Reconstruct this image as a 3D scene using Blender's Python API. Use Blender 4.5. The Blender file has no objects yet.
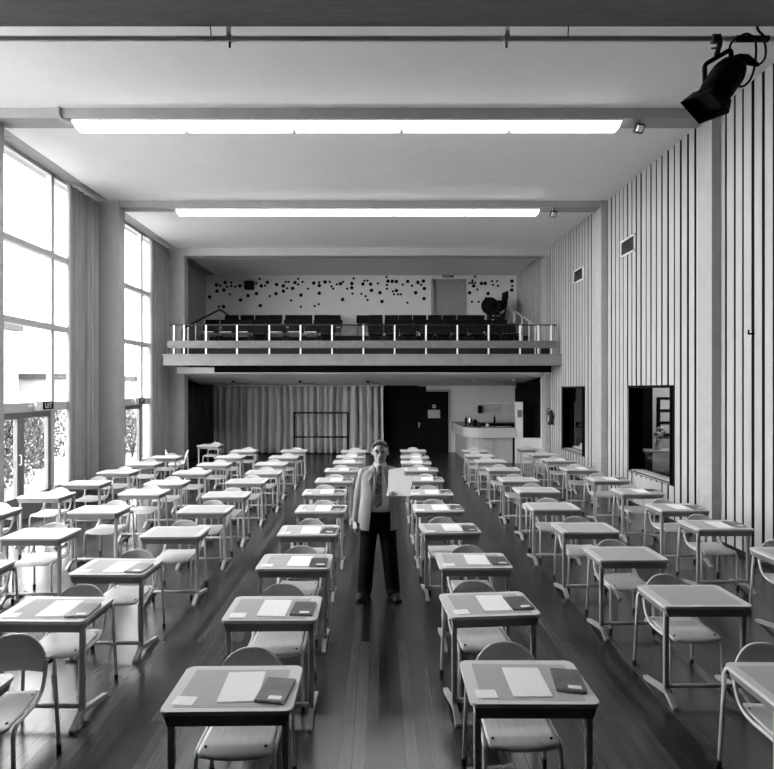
import bpy, bmesh, math, random
from mathutils import Vector, Matrix, Euler
random.seed(7)
sc = bpy.context.scene
COL = sc.collection
PI = math.pi
H = 2.35          # camera height above the hall floor
F = 537.0         # focal length in pixels of the 774 px wide frame
VX, VY = 379.0, 389.0

# ------------------------------------------------------------------ materials
def mat(name, v, rough=0.5, spec=0.35, var=0.0, scale=8.0, stretch=(1, 1, 1), bump=0.0, metal=0.0, coat=0.0):
    m = bpy.data.materials.new(name); m.use_nodes = True
    nt = m.node_tree; b = nt.nodes['Principled BSDF']
    b.inputs['Base Color'].default_value = (v, v, v, 1)
    b.inputs['Roughness'].default_value = rough
    b.inputs['Specular IOR Level'].default_value = spec
    b.inputs['Metallic'].default_value = metal
    b.inputs['Coat Weight'].default_value = coat
    if var or bump:
        tc = nt.nodes.new('ShaderNodeTexCoord'); mp = nt.nodes.new('ShaderNodeMapping')
        mp.inputs['Scale'].default_value = stretch
        nz = nt.nodes.new('ShaderNodeTexNoise'); nz.inputs['Scale'].default_value = scale
        nz.inputs['Detail'].default_value = 5
        nt.links.new(tc.outputs['Object'], mp.inputs['Vector']); nt.links.new(mp.outputs['Vector'], nz.inputs['Vector'])
        if var:
            r = nt.nodes.new('ShaderNodeValToRGB')
            a, c = max(0, v - var), min(1, v + var)
            r.color_ramp.elements[0].position = .3; r.color_ramp.elements[1].position = .7
            r.color_ramp.elements[0].color = (a, a, a, 1); r.color_ramp.elements[1].color = (c, c, c, 1)
            nt.links.new(nz.outputs['Fac'], r.inputs['Fac']); nt.links.new(r.outputs['Color'], b.inputs['Base Color'])
        if bump:
            bp = nt.nodes.new('ShaderNodeBump'); bp.inputs['Strength'].default_value = bump; bp.inputs['Distance'].default_value = .01
            nt.links.new(nz.outputs['Fac'], bp.inputs['Height']); nt.links.new(bp.outputs['Normal'], b.inputs['Normal'])
    return m

def emit(name, v, s):
    m = bpy.data.materials.new(name); m.use_nodes = True
    b = m.node_tree.nodes['Principled BSDF']
    b.inputs['Base Color'].default_value = (.8, .8, .8, 1)
    b.inputs['Emission Color'].default_value = (v, v, v, 1); b.inputs['Emission Strength'].default_value = s
    return m

def glass_mat(name, clear=0.93):
    m = bpy.data.materials.new(name); m.use_nodes = True
    nt = m.node_tree; nt.nodes.remove(nt.nodes['Principled BSDF'])
    out = nt.nodes['Material Output']
    t = nt.nodes.new('ShaderNodeBsdfTransparent'); t.inputs['Color'].default_value = (clear, clear, clear, 1)
    g = nt.nodes.new('ShaderNodeBsdfGlossy'); g.inputs['Roughness'].default_value = .03
    lw = nt.nodes.new('ShaderNodeLayerWeight'); pw = nt.nodes.new('ShaderNodeMath'); pw.operation = 'POWER'; pw.inputs[1].default_value = 5
    fr = nt.nodes.new('ShaderNodeMath'); fr.operation = 'MULTIPLY_ADD'; fr.inputs[1].default_value = .5; fr.inputs[2].default_value = .03
    nt.links.new(lw.outputs['Facing'], pw.inputs[0]); nt.links.new(pw.outputs[0], fr.inputs[0])
    mx = nt.nodes.new('ShaderNodeMixShader')
    nt.links.new(fr.outputs[0], mx.inputs[0]); nt.links.new(t.outputs[0], mx.inputs[1]); nt.links.new(g.outputs[0], mx.inputs[2])
    nt.links.new(mx.outputs[0], out.inputs[0])
    return m

def floor_mat():
    m = bpy.data.materials.new('strip_parquet'); m.use_nodes = True
    nt = m.node_tree; b = nt.nodes['Principled BSDF']; L = nt.links.new
    tc = nt.nodes.new('ShaderNodeTexCoord'); sp = nt.nodes.new('ShaderNodeSeparateXYZ'); cb = nt.nodes.new('ShaderNodeCombineXYZ')
    L(tc.outputs['Object'], sp.inputs[0]); L(sp.outputs['Y'], cb.inputs['X']); L(sp.outputs['X'], cb.inputs['Y'])
    br = nt.nodes.new('ShaderNodeTexBrick')
    br.inputs['Scale'].default_value = 1; br.inputs['Brick Width'].default_value = 1.9; br.inputs['Row Height'].default_value = .085
    br.inputs['Mortar Size'].default_value = .0022; br.inputs['Mortar Smooth'].default_value = .2; br.inputs['Bias'].default_value = -.1
    br.inputs['Color1'].default_value = (.006, .006, .006, 1); br.inputs['Color2'].default_value = (.064, .064, .064, 1)
    br.inputs['Mortar'].default_value = (.02, .02, .02, 1); br.offset = .37
    L(cb.outputs[0], br.inputs['Vector'])
    mp = nt.nodes.new('ShaderNodeMapping'); mp.inputs['Scale'].default_value = (40, 1.6, 1)
    nz = nt.nodes.new('ShaderNodeTexNoise'); nz.inputs['Scale'].default_value = 1.5; nz.inputs['Detail'].default_value = 6
    L(tc.outputs['Object'], mp.inputs[0]); L(mp.outputs[0], nz.inputs[0])
    rp = nt.nodes.new('ShaderNodeMapRange'); rp.inputs['To Min'].default_value = .55; rp.inputs['To Max'].default_value = 1.4
    L(nz.outputs['Fac'], rp.inputs['Value'])
    mx = nt.nodes.new('ShaderNodeMix'); mx.data_type = 'RGBA'; mx.blend_type = 'MULTIPLY'; mx.inputs['Factor'].default_value = 1
    L(br.outputs['Color'], mx.inputs['A']); L(rp.outputs[0], mx.inputs['B']); L(mx.outputs['Result'], b.inputs['Base Color'])
    n2 = nt.nodes.new('ShaderNodeTexNoise'); n2.inputs['Scale'].default_value = 1.3; n2.inputs['Detail'].default_value = 3
    L(tc.outputs['Object'], n2.inputs[0])
    r2 = nt.nodes.new('ShaderNodeMapRange'); r2.inputs['To Min'].default_value = .17; r2.inputs['To Max'].default_value = .30
    L(n2.outputs['Fac'], r2.inputs['Value']); L(r2.outputs[0], b.inputs['Roughness'])
    bp = nt.nodes.new('ShaderNodeBump'); bp.inputs['Strength'].default_value = .25; bp.inputs['Distance'].default_value = .004
    L(br.outputs['Fac'], bp.inputs['Height']); bp.invert = True; L(bp.outputs[0], b.inputs['Normal'])
    b.inputs['Specular IOR Level'].default_value = .6
    return m

def brick_mat():
    m = bpy.data.materials.new('pale_brick'); m.use_nodes = True
    nt = m.node_tree; b = nt.nodes['Principled BSDF']; L = nt.links.new
    tc = nt.nodes.new('ShaderNodeTexCoord'); sp = nt.nodes.new('ShaderNodeSeparateXYZ'); cb = nt.nodes.new('ShaderNodeCombineXYZ')
    ad = nt.nodes.new('ShaderNodeMath'); L(tc.outputs['Object'], sp.inputs[0]); L(sp.outputs['X'], ad.inputs[0]); L(sp.outputs['Y'], ad.inputs[1])
    L(ad.outputs[0], cb.inputs['X']); L(sp.outputs['Z'], cb.inputs['Y'])
    br = nt.nodes.new('ShaderNodeTexBrick'); br.inputs['Scale'].default_value = 1
    br.inputs['Brick Width'].default_value = .22; br.inputs['Row Height'].default_value = .075; br.inputs['Mortar Size'].default_value = .008
    br.inputs['Color1'].default_value = (.28, .28, .28, 1); br.inputs['Color2'].default_value = (.42, .42, .42, 1); br.inputs['Mortar'].default_value = (.6, .6, .6, 1)
    L(cb.outputs[0], br.inputs['Vector']); L(br.outputs['Color'], b.inputs['Base Color']); b.inputs['Roughness'].default_value = .9
    return m

def tie_mat():
    m = bpy.data.materials.new('patterned_silk'); m.use_nodes = True
    nt = m.node_tree; b = nt.nodes['Principled BSDF']; L = nt.links.new
    tc = nt.nodes.new('ShaderNodeTexCoord'); v = nt.nodes.new('ShaderNodeTexVoronoi'); v.inputs['Scale'].default_value = 75
    r = nt.nodes.new('ShaderNodeValToRGB'); r.color_ramp.elements[0].position = .3; r.color_ramp.elements[1].position = .55
    r.color_ramp.elements[0].color = (.4, .4, .4, 1); r.color_ramp.elements[1].color = (.03, .03, .03, 1)
    L(tc.outputs['Object'], v.inputs['Vector']); L(v.outputs['Distance'], r.inputs[0]); L(r.outputs[0], b.inputs['Base Color'])
    b.inputs['Roughness'].default_value = .5
    return m

M = {}
M['floor'] = floor_mat()
M['ceiling'] = mat('ceiling_paint', .86, .9, .1, .015, 3)
M['whiteceil'] = mat('lower_ceiling_paint', .93, .9, .1, .02, 3)
M['soffit'] = mat('soffit_panel', .34, .8, .2, .03, 30)
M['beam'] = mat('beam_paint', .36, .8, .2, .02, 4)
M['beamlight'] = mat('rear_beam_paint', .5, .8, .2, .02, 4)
M['header'] = mat('steel_header', .24, .55, .4, .03, 6, (1, 8, 8))
M['plaster'] = mat('white_plaster', .76, .9, .15, .02, 4)
M['greyplaster'] = mat('grey_plaster', .42, .9, .15, .03, 2)
M['board'] = mat('white_boards', .46, .5, .3, .03, 5, (1, 1, .2))
M['black'] = mat('black_paint', .004, .7, .12)
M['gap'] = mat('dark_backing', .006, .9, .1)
M['stagecloth'] = mat('stage_black_cloth', .008, .95, .05)
M['pillar'] = mat('pillar_paint', .4, .75, .2, .02, 5)
M['patch'] = mat('pillar_patch', .4, .8, .2, .06, 12)
M['frame'] = mat('window_frame_paint', .5, .5, .35, .02, 10)
M['doorframe'] = mat('door_paint', .2, .5, .35, .02, 10)
M['glass'] = glass_mat('window_glass')
M['curtain'] = mat('grey_curtain', .33, .9, .1, .04, 6, (1, 1, .15))
M['backcurtain'] = mat('beige_curtain', .66, .9, .1, .05, 5, (1, 1, .15))
M['desktop'] = mat('desk_laminate', .56, .38, .4, .015, 30, (1, 8, 1))
M['tray'] = mat('desk_tray_metal', .2, .5, .35, .02, 20)
M['leg'] = mat('desk_leg_metal', .38, .38, .4, .03, 14)
M['tube'] = mat('chair_tube_metal', .6, .32, .45, .03, 14)
M['ply'] = mat('plywood', .6, .4, .35, .05, 5, (14, 2, 14), .02)
M['rubber'] = mat('black_rubber', .012, .7, .2)
M['paper'] = mat('white_paper', .82, .85, .1, .015, 20)
M['sheet'] = mat('grey_sheet', .4, .7, .15, .012, 12)
M['card'] = mat('pale_card', .82, .8, .1, .04, 60)
M['book'] = mat('dark_book_cover', .07, .32, .5, .03, 9)
M['white'] = mat('white_enamel', .82, .4, .4)
M['railwhite'] = mat('white_rail_paint', .86, .45, .35)
M['band'] = mat('grey_rail_band', .13, .55, .3, .02, 8)
M['fascia'] = mat('fascia_paint', .2, .7, .2, .02, 4)
M['vinyl'] = mat('black_vinyl', .005, .7, .15, .003, 12)
M['darkmetal'] = mat('dark_metal', .015, .5, .3, .005, 15)
M['pipe'] = mat('pipe_paint', .8, .4, .4, .03, 10)
M['chrome'] = mat('chrome', .7, .22, .5, metal=.9)
M['dot'] = mat('black_dots', .01, .9, .1)
M['doorgrey'] = mat('grey_door', .3, .5, .3, .02, 5)
M['counter'] = mat('counter_panel', .55, .5, .3, .03, 5)
M['countershade'] = mat('counter_panel_shaded', .42, .5, .3, .03, 5)  # counter panel darkened: recess shade under the band put into the colour
M['gallery'] = mat('gallery_floor', .02, .8, .2)
M['darktop'] = mat('dark_worktop', .02, .25, .5)
M['tubeglow'] = emit('fluorescent_diffuser', 1, 2.4)
M['tweed'] = mat('light_tweed', .3, .95, .1, .05, 130, bump=.3)
M['trouser'] = mat('dark_trouser_cloth', .012, .95, .08, .004, 60)
M['shirt'] = mat('white_shirt', .8, .85, .15, .03, 20)
M['skin'] = mat('skin', .42, .5, .35, .03, 25)
M['hair'] = mat('grey_hair', .2, .6, .3, .12, 45, (1, 4, 1), .6)
M['leather'] = mat('black_leather', .008, .5, .25)
M['tie'] = tie_mat()
M['leaf'] = mat('leaves', .075, .6, .3, .04, 6)
M['paving'] = mat('pale_paving', .22, .9, .1, .05, 2)
M['brick'] = brick_mat()
M['render'] = mat('pale_render', .3, .9, .1, .03, 2)
M['eave'] = mat('dark_eave', .05, .8, .1)
M['lit'] = emit('fill_lamp_glow', 1, 90.0)  # glow of the lamp added in the side room
M['lens'] = mat('eyeglass_frame', .3, .2, .5, metal=.6)
M['eye'] = mat('eye', .02, .2, .5)
M['lip'] = mat('lip', .22, .5, .3)

# ------------------------------------------------------------------ mesh helpers
class MB:
    def __init__(s): s.b = bmesh.new()
    def box(s, x0, x1, y0, y1, z0, z1, bev=0):
        vs = [s.b.verts.new((x, y, z)) for x in (x0, x1) for y in (y0, y1) for z in (z0, z1)]
        fs = []
        for f in ((0, 1, 3, 2), (4, 6, 7, 5), (0, 4, 5, 1), (2, 3, 7, 6), (0, 2, 6, 4), (1, 5, 7, 3)):
            fs.append(s.b.faces.new([vs[i] for i in f]))
        if bev:
            es = list({e for f in fs for e in f.edges})
            bmesh.ops.bevel(s.b, geom=es, offset=bev, segments=2, affect='EDGES', profile=.5)
        return s
    def rbox(s, c, size, mtx=None, bev=0):
        n = len(s.b.verts); s.b.verts.ensure_lookup_table()
        t = MB(); t.box(-size[0]/2, size[0]/2, -size[1]/2, size[1]/2, -size[2]/2, size[2]/2, bev)
        mt = Matrix.Translation(c) @ (mtx.to_4x4() if mtx else Matrix())
        t.b.transform(mt); s.join(t); return s
    def join(s, t):
        me = bpy.data.meshes.new('tmp'); t.b.to_mesh(me); s.b.from_mesh(me); bpy.data.meshes.remove(me); t.b.free(); return s
    def tube(s, pts, r, n=10, caps=True, ry=None):
        pts = [Vector(p) for p in pts]
        rings = []; up = None
        for i, p in enumerate(pts):
            if i == 0: t = pts[1] - p
            elif i == len(pts) - 1: t = p - pts[i - 1]
            else: t = (pts[i + 1] - p).normalized() + (p - pts[i - 1]).normalized()
            t.normalize()
            if up is None: up = Vector((0, 0, 1)) if abs(t.z) < .9 else Vector((0, 1, 0))
            a = t.cross(up)
            if a.length < 1e-5: a = t.cross(Vector((1, 0, 0)))
            a.normalize(); b = a.cross(t).normalized(); up = b
            rr = r[i] if isinstance(r, (list, tuple)) else r
            r2 = rr if ry is None else ry
            rings.append([s.b.verts.new(p + a * rr * math.cos(2*PI*k/n) + b * r2 * math.sin(2*PI*k/n)) for k in range(n)])
        for u, v in zip(rings, rings[1:]):
            for k in range(n):
                f = s.b.faces.new((u[k], u[(k+1) % n], v[(k+1) % n], v[k])); f.smooth = True
        if caps:
            s.b.faces.new(rings[0][::-1]); s.b.faces.new(rings[-1])
        return s
    def prism(s, poly, axis, a, b):
        def P(u, v, w):
            return {'x': (w, u, v), 'y': (u, w, v), 'z': (u, v, w)}[axis]
        lo = [s.b.verts.new(P(u, v, a)) for u, v in poly]; hi = [s.b.verts.new(P(u, v, b)) for u, v in poly]
        s.b.faces.new(lo); s.b.faces.new(hi[::-1])
        n = len(poly)
        for i in range(n): s.b.faces.new((lo[i], lo[(i+1) % n], hi[(i+1) % n], hi[i]))
        return s
    def lathe(s, prof, c=(0, 0, 0), n=16, axis='z'):
        rings = []
        for r, h in prof:
            ring = []
            for k in range(n):
                u, v = r*math.cos(2*PI*k/n), r*math.sin(2*PI*k/n)
                q = {'z': (u, v, h), 'y': (u, h, v), 'x': (h, u, v)}[axis]
                ring.append(s.b.verts.new((q[0]+c[0], q[1]+c[1], q[2]+c[2])))
            rings.append(ring)
        for u, v in zip(rings, rings[1:]):
            for k in range(n):
                f = s.b.faces.new((u[k], u[(k+1) % n], v[(k+1) % n], v[k])); f.smooth = True
        s.b.faces.new(rings[0][::-1]); s.b.faces.new(rings[-1])
        return s
    def loft(s, secs, closed=True, cap=True, smooth=True):
        rings = [[s.b.verts.new(p) for p in sec] for sec in secs]
        n = len(rings[0])
        for u, v in zip(rings, rings[1:]):
            for k in range(n if closed else n - 1):
                f = s.b.faces.new((u[k], u[(k+1) % n], v[(k+1) % n], v[k])); f.smooth = smooth
        if closed and cap:
            s.b.faces.new(rings[0][::-1]); s.b.faces.new(rings[-1])
        return s
    def ball(s, c, r, seg=2):
        mt = Matrix.Translation(c) @ (Matrix.Diagonal((*r, 1)) if isinstance(r, (tuple, list)) else Matrix.Scale(r, 4))
        bmesh.ops.create_icosphere(s.b, subdivisions=seg, radius=1, matrix=mt); return s
    def caps(s, p, q, r1, r2):
        p, q = Vector(p), Vector(q); d = q - p
        s.ball(p, r1); s.ball(q, r2)
        mt = Matrix.Translation((p + q)/2) @ d.to_track_quat('Z', 'Y').to_matrix().to_4x4()
        bmesh.ops.create_cone(s.b, cap_ends=True, segments=16, radius1=r1, radius2=r2, depth=d.length, matrix=mt); return s
    def chain(s, pts, rs):
        for i in range(len(pts)-1): s.caps(pts[i], pts[i+1], rs[i], rs[i+1])
        return s
    def mesh(s, name, m=None, smooth=False):
        bmesh.ops.recalc_face_normals(s.b, faces=s.b.faces)
        me = bpy.data.meshes.new(name); s.b.to_mesh(me); s.b.free()
        if smooth: me.polygons.foreach_set('use_smooth', [True]*len(me.polygons))
        if m: me.materials.append(M[m] if isinstance(m, str) else m)
        return me
    def build(s, name, m, parent=None, loc=None, smooth=False):
        return link(name, s.mesh(name, m, smooth), parent, loc)

def link(name, me, parent=None, loc=None):
    o = bpy.data.objects.new(name, me); COL.objects.link(o)
    if parent: o.parent = parent
    if loc: o.location = loc
    return o
def tag(o, label, cat, group=None):
    o['label'] = label; o['category'] = cat
    if group: o['group'] = group
    return o
def thing(name, label, cat, loc=(0, 0, 0), rz=0, group=None):
    o = bpy.data.objects.new(name, None); COL.objects.link(o); o.location = loc; o.rotation_euler = (0, 0, rz)
    o.empty_display_size = .1
    return tag(o, label, cat, group)
def struct(name, mb, m, parent=None):
    o = mb.build(name, m, parent)
    if not parent: o['kind'] = 'structure'
    return o
KIDS = {}
def kids(o): return [c for c in o.children]
def dup(root, loc, rz=0, label=None, group=None, rot=None):
    r = root.copy(); COL.objects.link(r); r.location = loc
    r.rotation_euler = rot if rot else (0, 0, rz)
    if label: r['label'] = label
    if group: r['group'] = group
    for ch in list(root.children):
        c = ch.copy(); COL.objects.link(c); c.parent = r
        for g in list(ch.children):
            d = g.copy(); COL.objects.link(d); d.parent = c
    return r
def remesh(mb, name, m, voxel=.006, it=3, parent=None):
    me = mb.mesh(name)
    o = bpy.data.objects.new(name, me); COL.objects.link(o)
    r = o.modifiers.new('r', 'REMESH'); r.mode = 'VOXEL'; r.voxel_size = voxel
    k = o.modifiers.new('s', 'SMOOTH'); k.factor = .5; k.iterations = it
    dg = bpy.context.evaluated_depsgraph_get(); dg.update()
    nm = bpy.data.meshes.new_from_object(o.evaluated_get(dg))
    o.modifiers.clear(); o.data = nm; bpy.data.meshes.remove(me); nm.name = name
    nm.polygons.foreach_set('use_smooth', [True]*len(nm.polygons))
    nm.materials.clear(); nm.materials.append(M[m])
    if parent: o.parent = parent
    return o
def fillet(pts, rad, n=5):
    pts = [Vector(p) for p in pts]; out = [pts[0]]
    for i in range(1, len(pts)-1):
        a, b, c = pts[i-1], pts[i], pts[i+1]
        r = rad[i-1] if isinstance(rad, (list, tuple)) else rad
        p, q = b + (a-b).normalized()*min(r, (a-b).length*.49), b + (c-b).normalized()*min(r, (c-b).length*.49)
        for k in range(n+1):
            t = k/n; out.append((1-t)**2*p + 2*t*(1-t)*b + t*t*q)
    out.append(pts[-1]); return out
def rrect(x0, x1, y0, y1, r, n=5):
    out = []
    for cx, cy, a in ((x1-r, y1-r, 0), (x0+r, y1-r, 90), (x0+r, y0+r, 180), (x1-r, y0+r, 270)):
        for k in range(n+1):
            t = math.radians(a + 90*k/n); out.append((cx + r*math.cos(t), cy + r*math.sin(t)))
    return out
def text(name, body, size, m, parent=None, ext=.002):
    cu = bpy.data.curves.new(name, 'FONT'); cu.body = body; cu.size = size; cu.extrude = ext
    cu.align_x = 'CENTER'; cu.align_y = 'CENTER'
    o = bpy.data.objects.new(name, cu); COL.objects.link(o)
    dg = bpy.context.evaluated_depsgraph_get(); dg.update()
    me = bpy.data.meshes.new_from_object(o.evaluated_get(dg)); bpy.data.objects.remove(o)
    me.materials.clear(); me.materials.append(M[m])
    return link(name, me, parent)
def wx(px, Y): return (px - VX)*Y/F
def wz(py, Y): return H + (VY - py)*Y/F
ORD = ['', 'first', 'second', 'third', 'fourth', 'fifth', 'sixth', 'seventh', 'eighth', 'ninth', 'tenth', 'eleventh', 'twelfth', 'thirteenth', 'fourteenth', 'fifteenth', 'sixteenth', 'seventeenth']
# ------------------------------------------------------------------ the setting
XR, XL, XW, ZC, YB = 5.13, -6.1, -6.45, 6.59, 20.0
struct('floor', MB().box(-6.6, 5.4, 1.5, 20.2, -.1, 0), 'floor')
struct('ceiling', MB().box(XL, 5.4, -5, 20.2, ZC, ZC+.2), 'ceiling')
b = MB()
for k in range(int(20/1.0)+6):
    y0 = -5 + k*1.0
    if y0 + 1 <= 16.2: b.box(-6.75, XL, y0+.006, y0+.994, ZC-.006, ZC+.2)
b.box(-6.75, XL, -5, 20.2, ZC+.002, ZC+.25)
struct('trim_1', b, 'soffit')
# ceiling beams over the pillars
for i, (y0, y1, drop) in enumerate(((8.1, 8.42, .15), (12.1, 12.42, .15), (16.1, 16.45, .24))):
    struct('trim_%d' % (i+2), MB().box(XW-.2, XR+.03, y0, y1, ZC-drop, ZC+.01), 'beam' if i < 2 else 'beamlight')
# lighting bridge over the stage front
b = MB(); zb = 5.05
b.box(-6.7, 5.35, 3.5, 4.0, zb, zb+.45)
for k in range(60):
    x = -6 + k*.19
    b.box(x, x+.05, 3.56, 3.6, zb-.004, zb)
struct('trim_5', b, 'header')
# dark stage behind the photographer
b = MB(); b.box(-6.6, 5.4, -5, 1.5, -.1, 1.0); struct('trim_6', b, 'stagecloth')
b = MB(); b.box(-6.75, 5.4, -5.2, -5, -.1, 6.8); struct('wall_front', b, 'stagecloth')

# pillars on the left, each from the window plane inward
def pillar(n, x0, x1, y0, y1, side):
    p = struct('trim_%d' % n, MB().box(x0, x1, y0, y1, 0, ZC+.005), 'pillar')
    q = MB(); q.box(x0-.004, x1+.004, y0-.004, y1+.004, .58, .8)
    q.build('plinth_band', 'patch', p)
pillar(7, -6.7, -5.84, 8.06, 8.36, 0)
pillar(8, -6.7, -5.84, 12.06, 12.34, 0)
pillar(9, -6.7, -5.84, 16.12, 16.42, 0)
pillar(10, XR-.14, 5.3, 8.05, 8.40, 1)
pillar(11, XR-.14, 5.3, 12.06, 12.46, 1)
pillar(12, XR-.14, 5.3, 16.12, 16.46, 1)
pillar(13, -6.7, -5.84, 3.9, 4.2, 0)

# left wall: parapets, end walls, deep recess by the balcony
b = MB()
for y0, y1 in ((4.2, 8.06), (8.36, 8.68), (10.5, 12.06), (14.45, 16.12)): b.box(-6.65, XW+.06, y0, y1, 0, .4)
b.box(-6.75, XW, -5, 3.9, -.1, ZC+.2)
b.box(-6.65, XW, 16.42, YB+.2, 2.75, ZC+.1)
struct('wall_left', b, 'greyplaster')
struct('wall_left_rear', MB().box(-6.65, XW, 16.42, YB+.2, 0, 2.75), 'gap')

# window bays (frames are one mesh per bay, glass one mesh per bay)
def bay(n, y0, y1, mull, door):
    w = MB(); X0, X1 = XW-.05, XW+.05
    d0, d1 = door if door else (None, None)
    for ym in [y0+.04] + mull + [y1-.04]:
        w.box(X0, X1, ym-.05, ym+.05, .4 if not (door and d0 < ym < d1) else 2.0, ZC)
    for z, hh, prot in ((4.97, .06, .02), (3.56, .06, .02), (ZC-.03, .04, 0)):
        w.box(X0, X1+prot, y0, y1, z-hh, z+hh)
    w.box(X0, X1+.03, y0, y1, 1.93, 2.09); w.box(X0, X1+.035, y0, y1, 2.07, 2.10)
    segs = [(y0, y1)] if not door else [(y0, d0), (d1, y1)]
    for a, c in segs:
        if c-a > .1: w.box(X0, X1+.06, a, c, .38, .46)
    o = struct('window_%d' % n, w, 'frame')
    g = MB(); g.box(XW-.004, XW+.004, y0, y1, 2.05, ZC)
    for a, c in segs:
        if c-a > .1: g.box(XW-.004, XW+.004, a, c, .4, 2.05)
    g.build('window_pane', 'glass', o)
    return o
bay(1, 8.36, 12.06, [8.68, 10.54], (8.70, 10.50))
bay(2, 12.34, 16.12, [14.5], (12.52, 14.46))
bay(3, 4.2, 8.06, [6.1], None)
def door_pair(n, y0, y1):
    for k, (a, c) in enumerate(((y0, (y0+y1)/2), ((y0+y1)/2, y1))):
        w = MB(); X0, X1 = XW-.03, XW+.04; s = .09
        w.box(X0, X1, a+.004, a+s, .01, 1.93); w.box(X0, X1, c-s, c-.004, .01, 1.93)
        w.box(X0, X1, a+s, c-s, 1.82, 1.93); w.box(X0, X1, a+s, c-s, .01, .42)
        o = struct('door_%d' % (n+k), w, 'doorframe')
        MB().box(XW, XW+.008, a+s, c-s, .42, 1.82).build('door_pane', 'glass', o)
        if k == 1: continue
        yh = c-.05
        h = MB().tube(fillet([(X1, yh, 1.0), (X1+.05, yh, 1.0), (X1+.05, yh, 1.17), (X1, yh, 1.17)], .02), .011)
        h.build('door_handle', 'white', o)
door_pair(1, 8.72, 10.49)
door_pair(3, 12.54, 14.45)

# right wall: backing with two openings, white boards with dark gaps
OP = [(9.43, 10.98, .70, 2.37), (13.50, 14.97, .70, 2.37)]
def wall_with_holes(w, x0, x1, ya, yb, za, zb, holes):
    y = ya
    for (h0, h1, z0, z1) in holes:
        w.box(x0, x1, y, h0, za, zb); w.box(x0, x1, h0, h1, za, z0); w.box(x0, x1, h0, h1, z1, zb); y = h1
    w.box(x0, x1, y, yb, za, zb)
b = MB(); wall_with_holes(b, XR+.006, 5.35, 1.5, 17.1, 0, ZC+.1, OP); b.box(XR+.006, 5.35, -5, 1.5, 0, ZC+.1)
b.box(XR+.006, 5.35, 17.1, YB+.2, 0, ZC+.1)
wr = struct('wall_right', b, 'gap')
b = MB(); rr = random.Random(3)
y = 3.9
while y < YB-.02:
    w = .142 + rr.uniform(-.012, .012); g = .05 + rr.uniform(-.014, .014)
    y1 = min(y + w, YB)
    def in_pil(a, c): return any(a < q1 and c > q0 for q0, q1 in ((8.05, 8.4), (12.06, 12.46), (16.12, 16.46)))
    if not in_pil(y, y1) or True:
        cuts = [(0.05, ZC)]
        for (h0, h1, z0, z1) in OP:
            if y1 > h0-.04 and y < h1+.04: cuts = [(0.05, z0-.05), (z1+.05, ZC)]
        if y > 16.4: cuts = [(3.0, ZC)]
        for z0, z1 in cuts:
            if z1 - z0 > .02: b.box(XR, XR+.007, y, y1, z0, z1)
    y = y1 + g
b.box(XR-.004, XR+.03, 9.75, 10.75, .06, .62)
b.build('board_cladding', 'board', wr)
b = MB(); b.box(XR-.012, XR+.03, 4, 8.05, 0, .07); b.box(XR-.012, XR+.03, 8.4, 12.06, 0, .07); b.box(XR-.012, XR+.03, 12.46, 16.12, 0, .07)
struct('baseboard_right', b, 'darkmetal')
struct('wall_right_rear', MB().box(XR-.01, XR+.03, 16.46, 17.0, 0, 2.75), 'plaster')
# picture windows into the rooms beyond
for k, (h0, h1, z0, z1) in enumerate(OP):
    w = MB(); t = .03
    for bx in ((h0-t, h0, z0-t, z1+t), (h1, h1+t, z0-t, z1+t), (h0, h1, z0-t, z0), (h0, h1, z1, z1+t)):
        w.box(XR-.03, 5.4, *bx[:2], *bx[2:])
    o = struct('window_%d' % (4+k), w, 'black')
    q = MB(); q.box(XR-.034, XR-.03, h0-.005, h1+.005, z0-.026, z0-.008); q.box(XR-.034, XR-.03, h1+.008, h1+.026, z0, z1)
    q.box(XR+.02, 5.4, h0, h1, z0, z0+.012); q.build('window_bead', 'pillar', o)
    MB().box(5.27, 5.276, h0, h1, z0, z1).build('window_pane', 'glass', o)
# room behind the near window
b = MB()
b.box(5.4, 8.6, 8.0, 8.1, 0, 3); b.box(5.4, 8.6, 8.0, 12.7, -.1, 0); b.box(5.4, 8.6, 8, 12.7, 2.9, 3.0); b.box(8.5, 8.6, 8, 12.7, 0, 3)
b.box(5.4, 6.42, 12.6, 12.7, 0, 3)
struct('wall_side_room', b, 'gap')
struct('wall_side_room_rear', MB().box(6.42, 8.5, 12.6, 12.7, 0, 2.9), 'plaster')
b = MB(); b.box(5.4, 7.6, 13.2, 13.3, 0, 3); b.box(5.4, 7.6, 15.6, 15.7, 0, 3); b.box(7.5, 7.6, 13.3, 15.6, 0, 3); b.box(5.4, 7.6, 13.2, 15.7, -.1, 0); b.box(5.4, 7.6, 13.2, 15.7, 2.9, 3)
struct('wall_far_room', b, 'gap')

# back wall, upper part with its pattern of black dots, lower part
b = MB()
dx0, dx1, dz1 = wx(432.5, YB), wx(464.5, YB), wz(280.5, YB)
b.box(-6.6, dx0, YB, YB+.2, 2.7, ZC+.1); b.box(dx1, 5.4, YB, YB+.2, 2.7, ZC+.1); b.box(dx0, dx1, YB, YB+.2, dz1, ZC+.1)
wb = struct('wall_back', b, 'plaster')
D5 = [(190,237,12),(233,160,12),(258,165,9),(289,145,12),(302,171,8),(328,145,8),(328,166,8),(354,171,8),(384,166,12),(237,200,12),(281,193,12),(320,220,8),(250,299,8),(279,299,12),(388,256,11),(436,228,11),(489,149,9),(511,121,8),(521,166,12),(545,164,8),(560,143,12),(490,215,12),(515,292,11),(575,231,7),(615,216,11),(619,157,11),(662,166,11),(663,200,10),(686,181,7),(677,141,7),(695,141,7),(722,182,11),(712,259,7),(737,145,10),(757,121,7),(757,157,7)]
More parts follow.
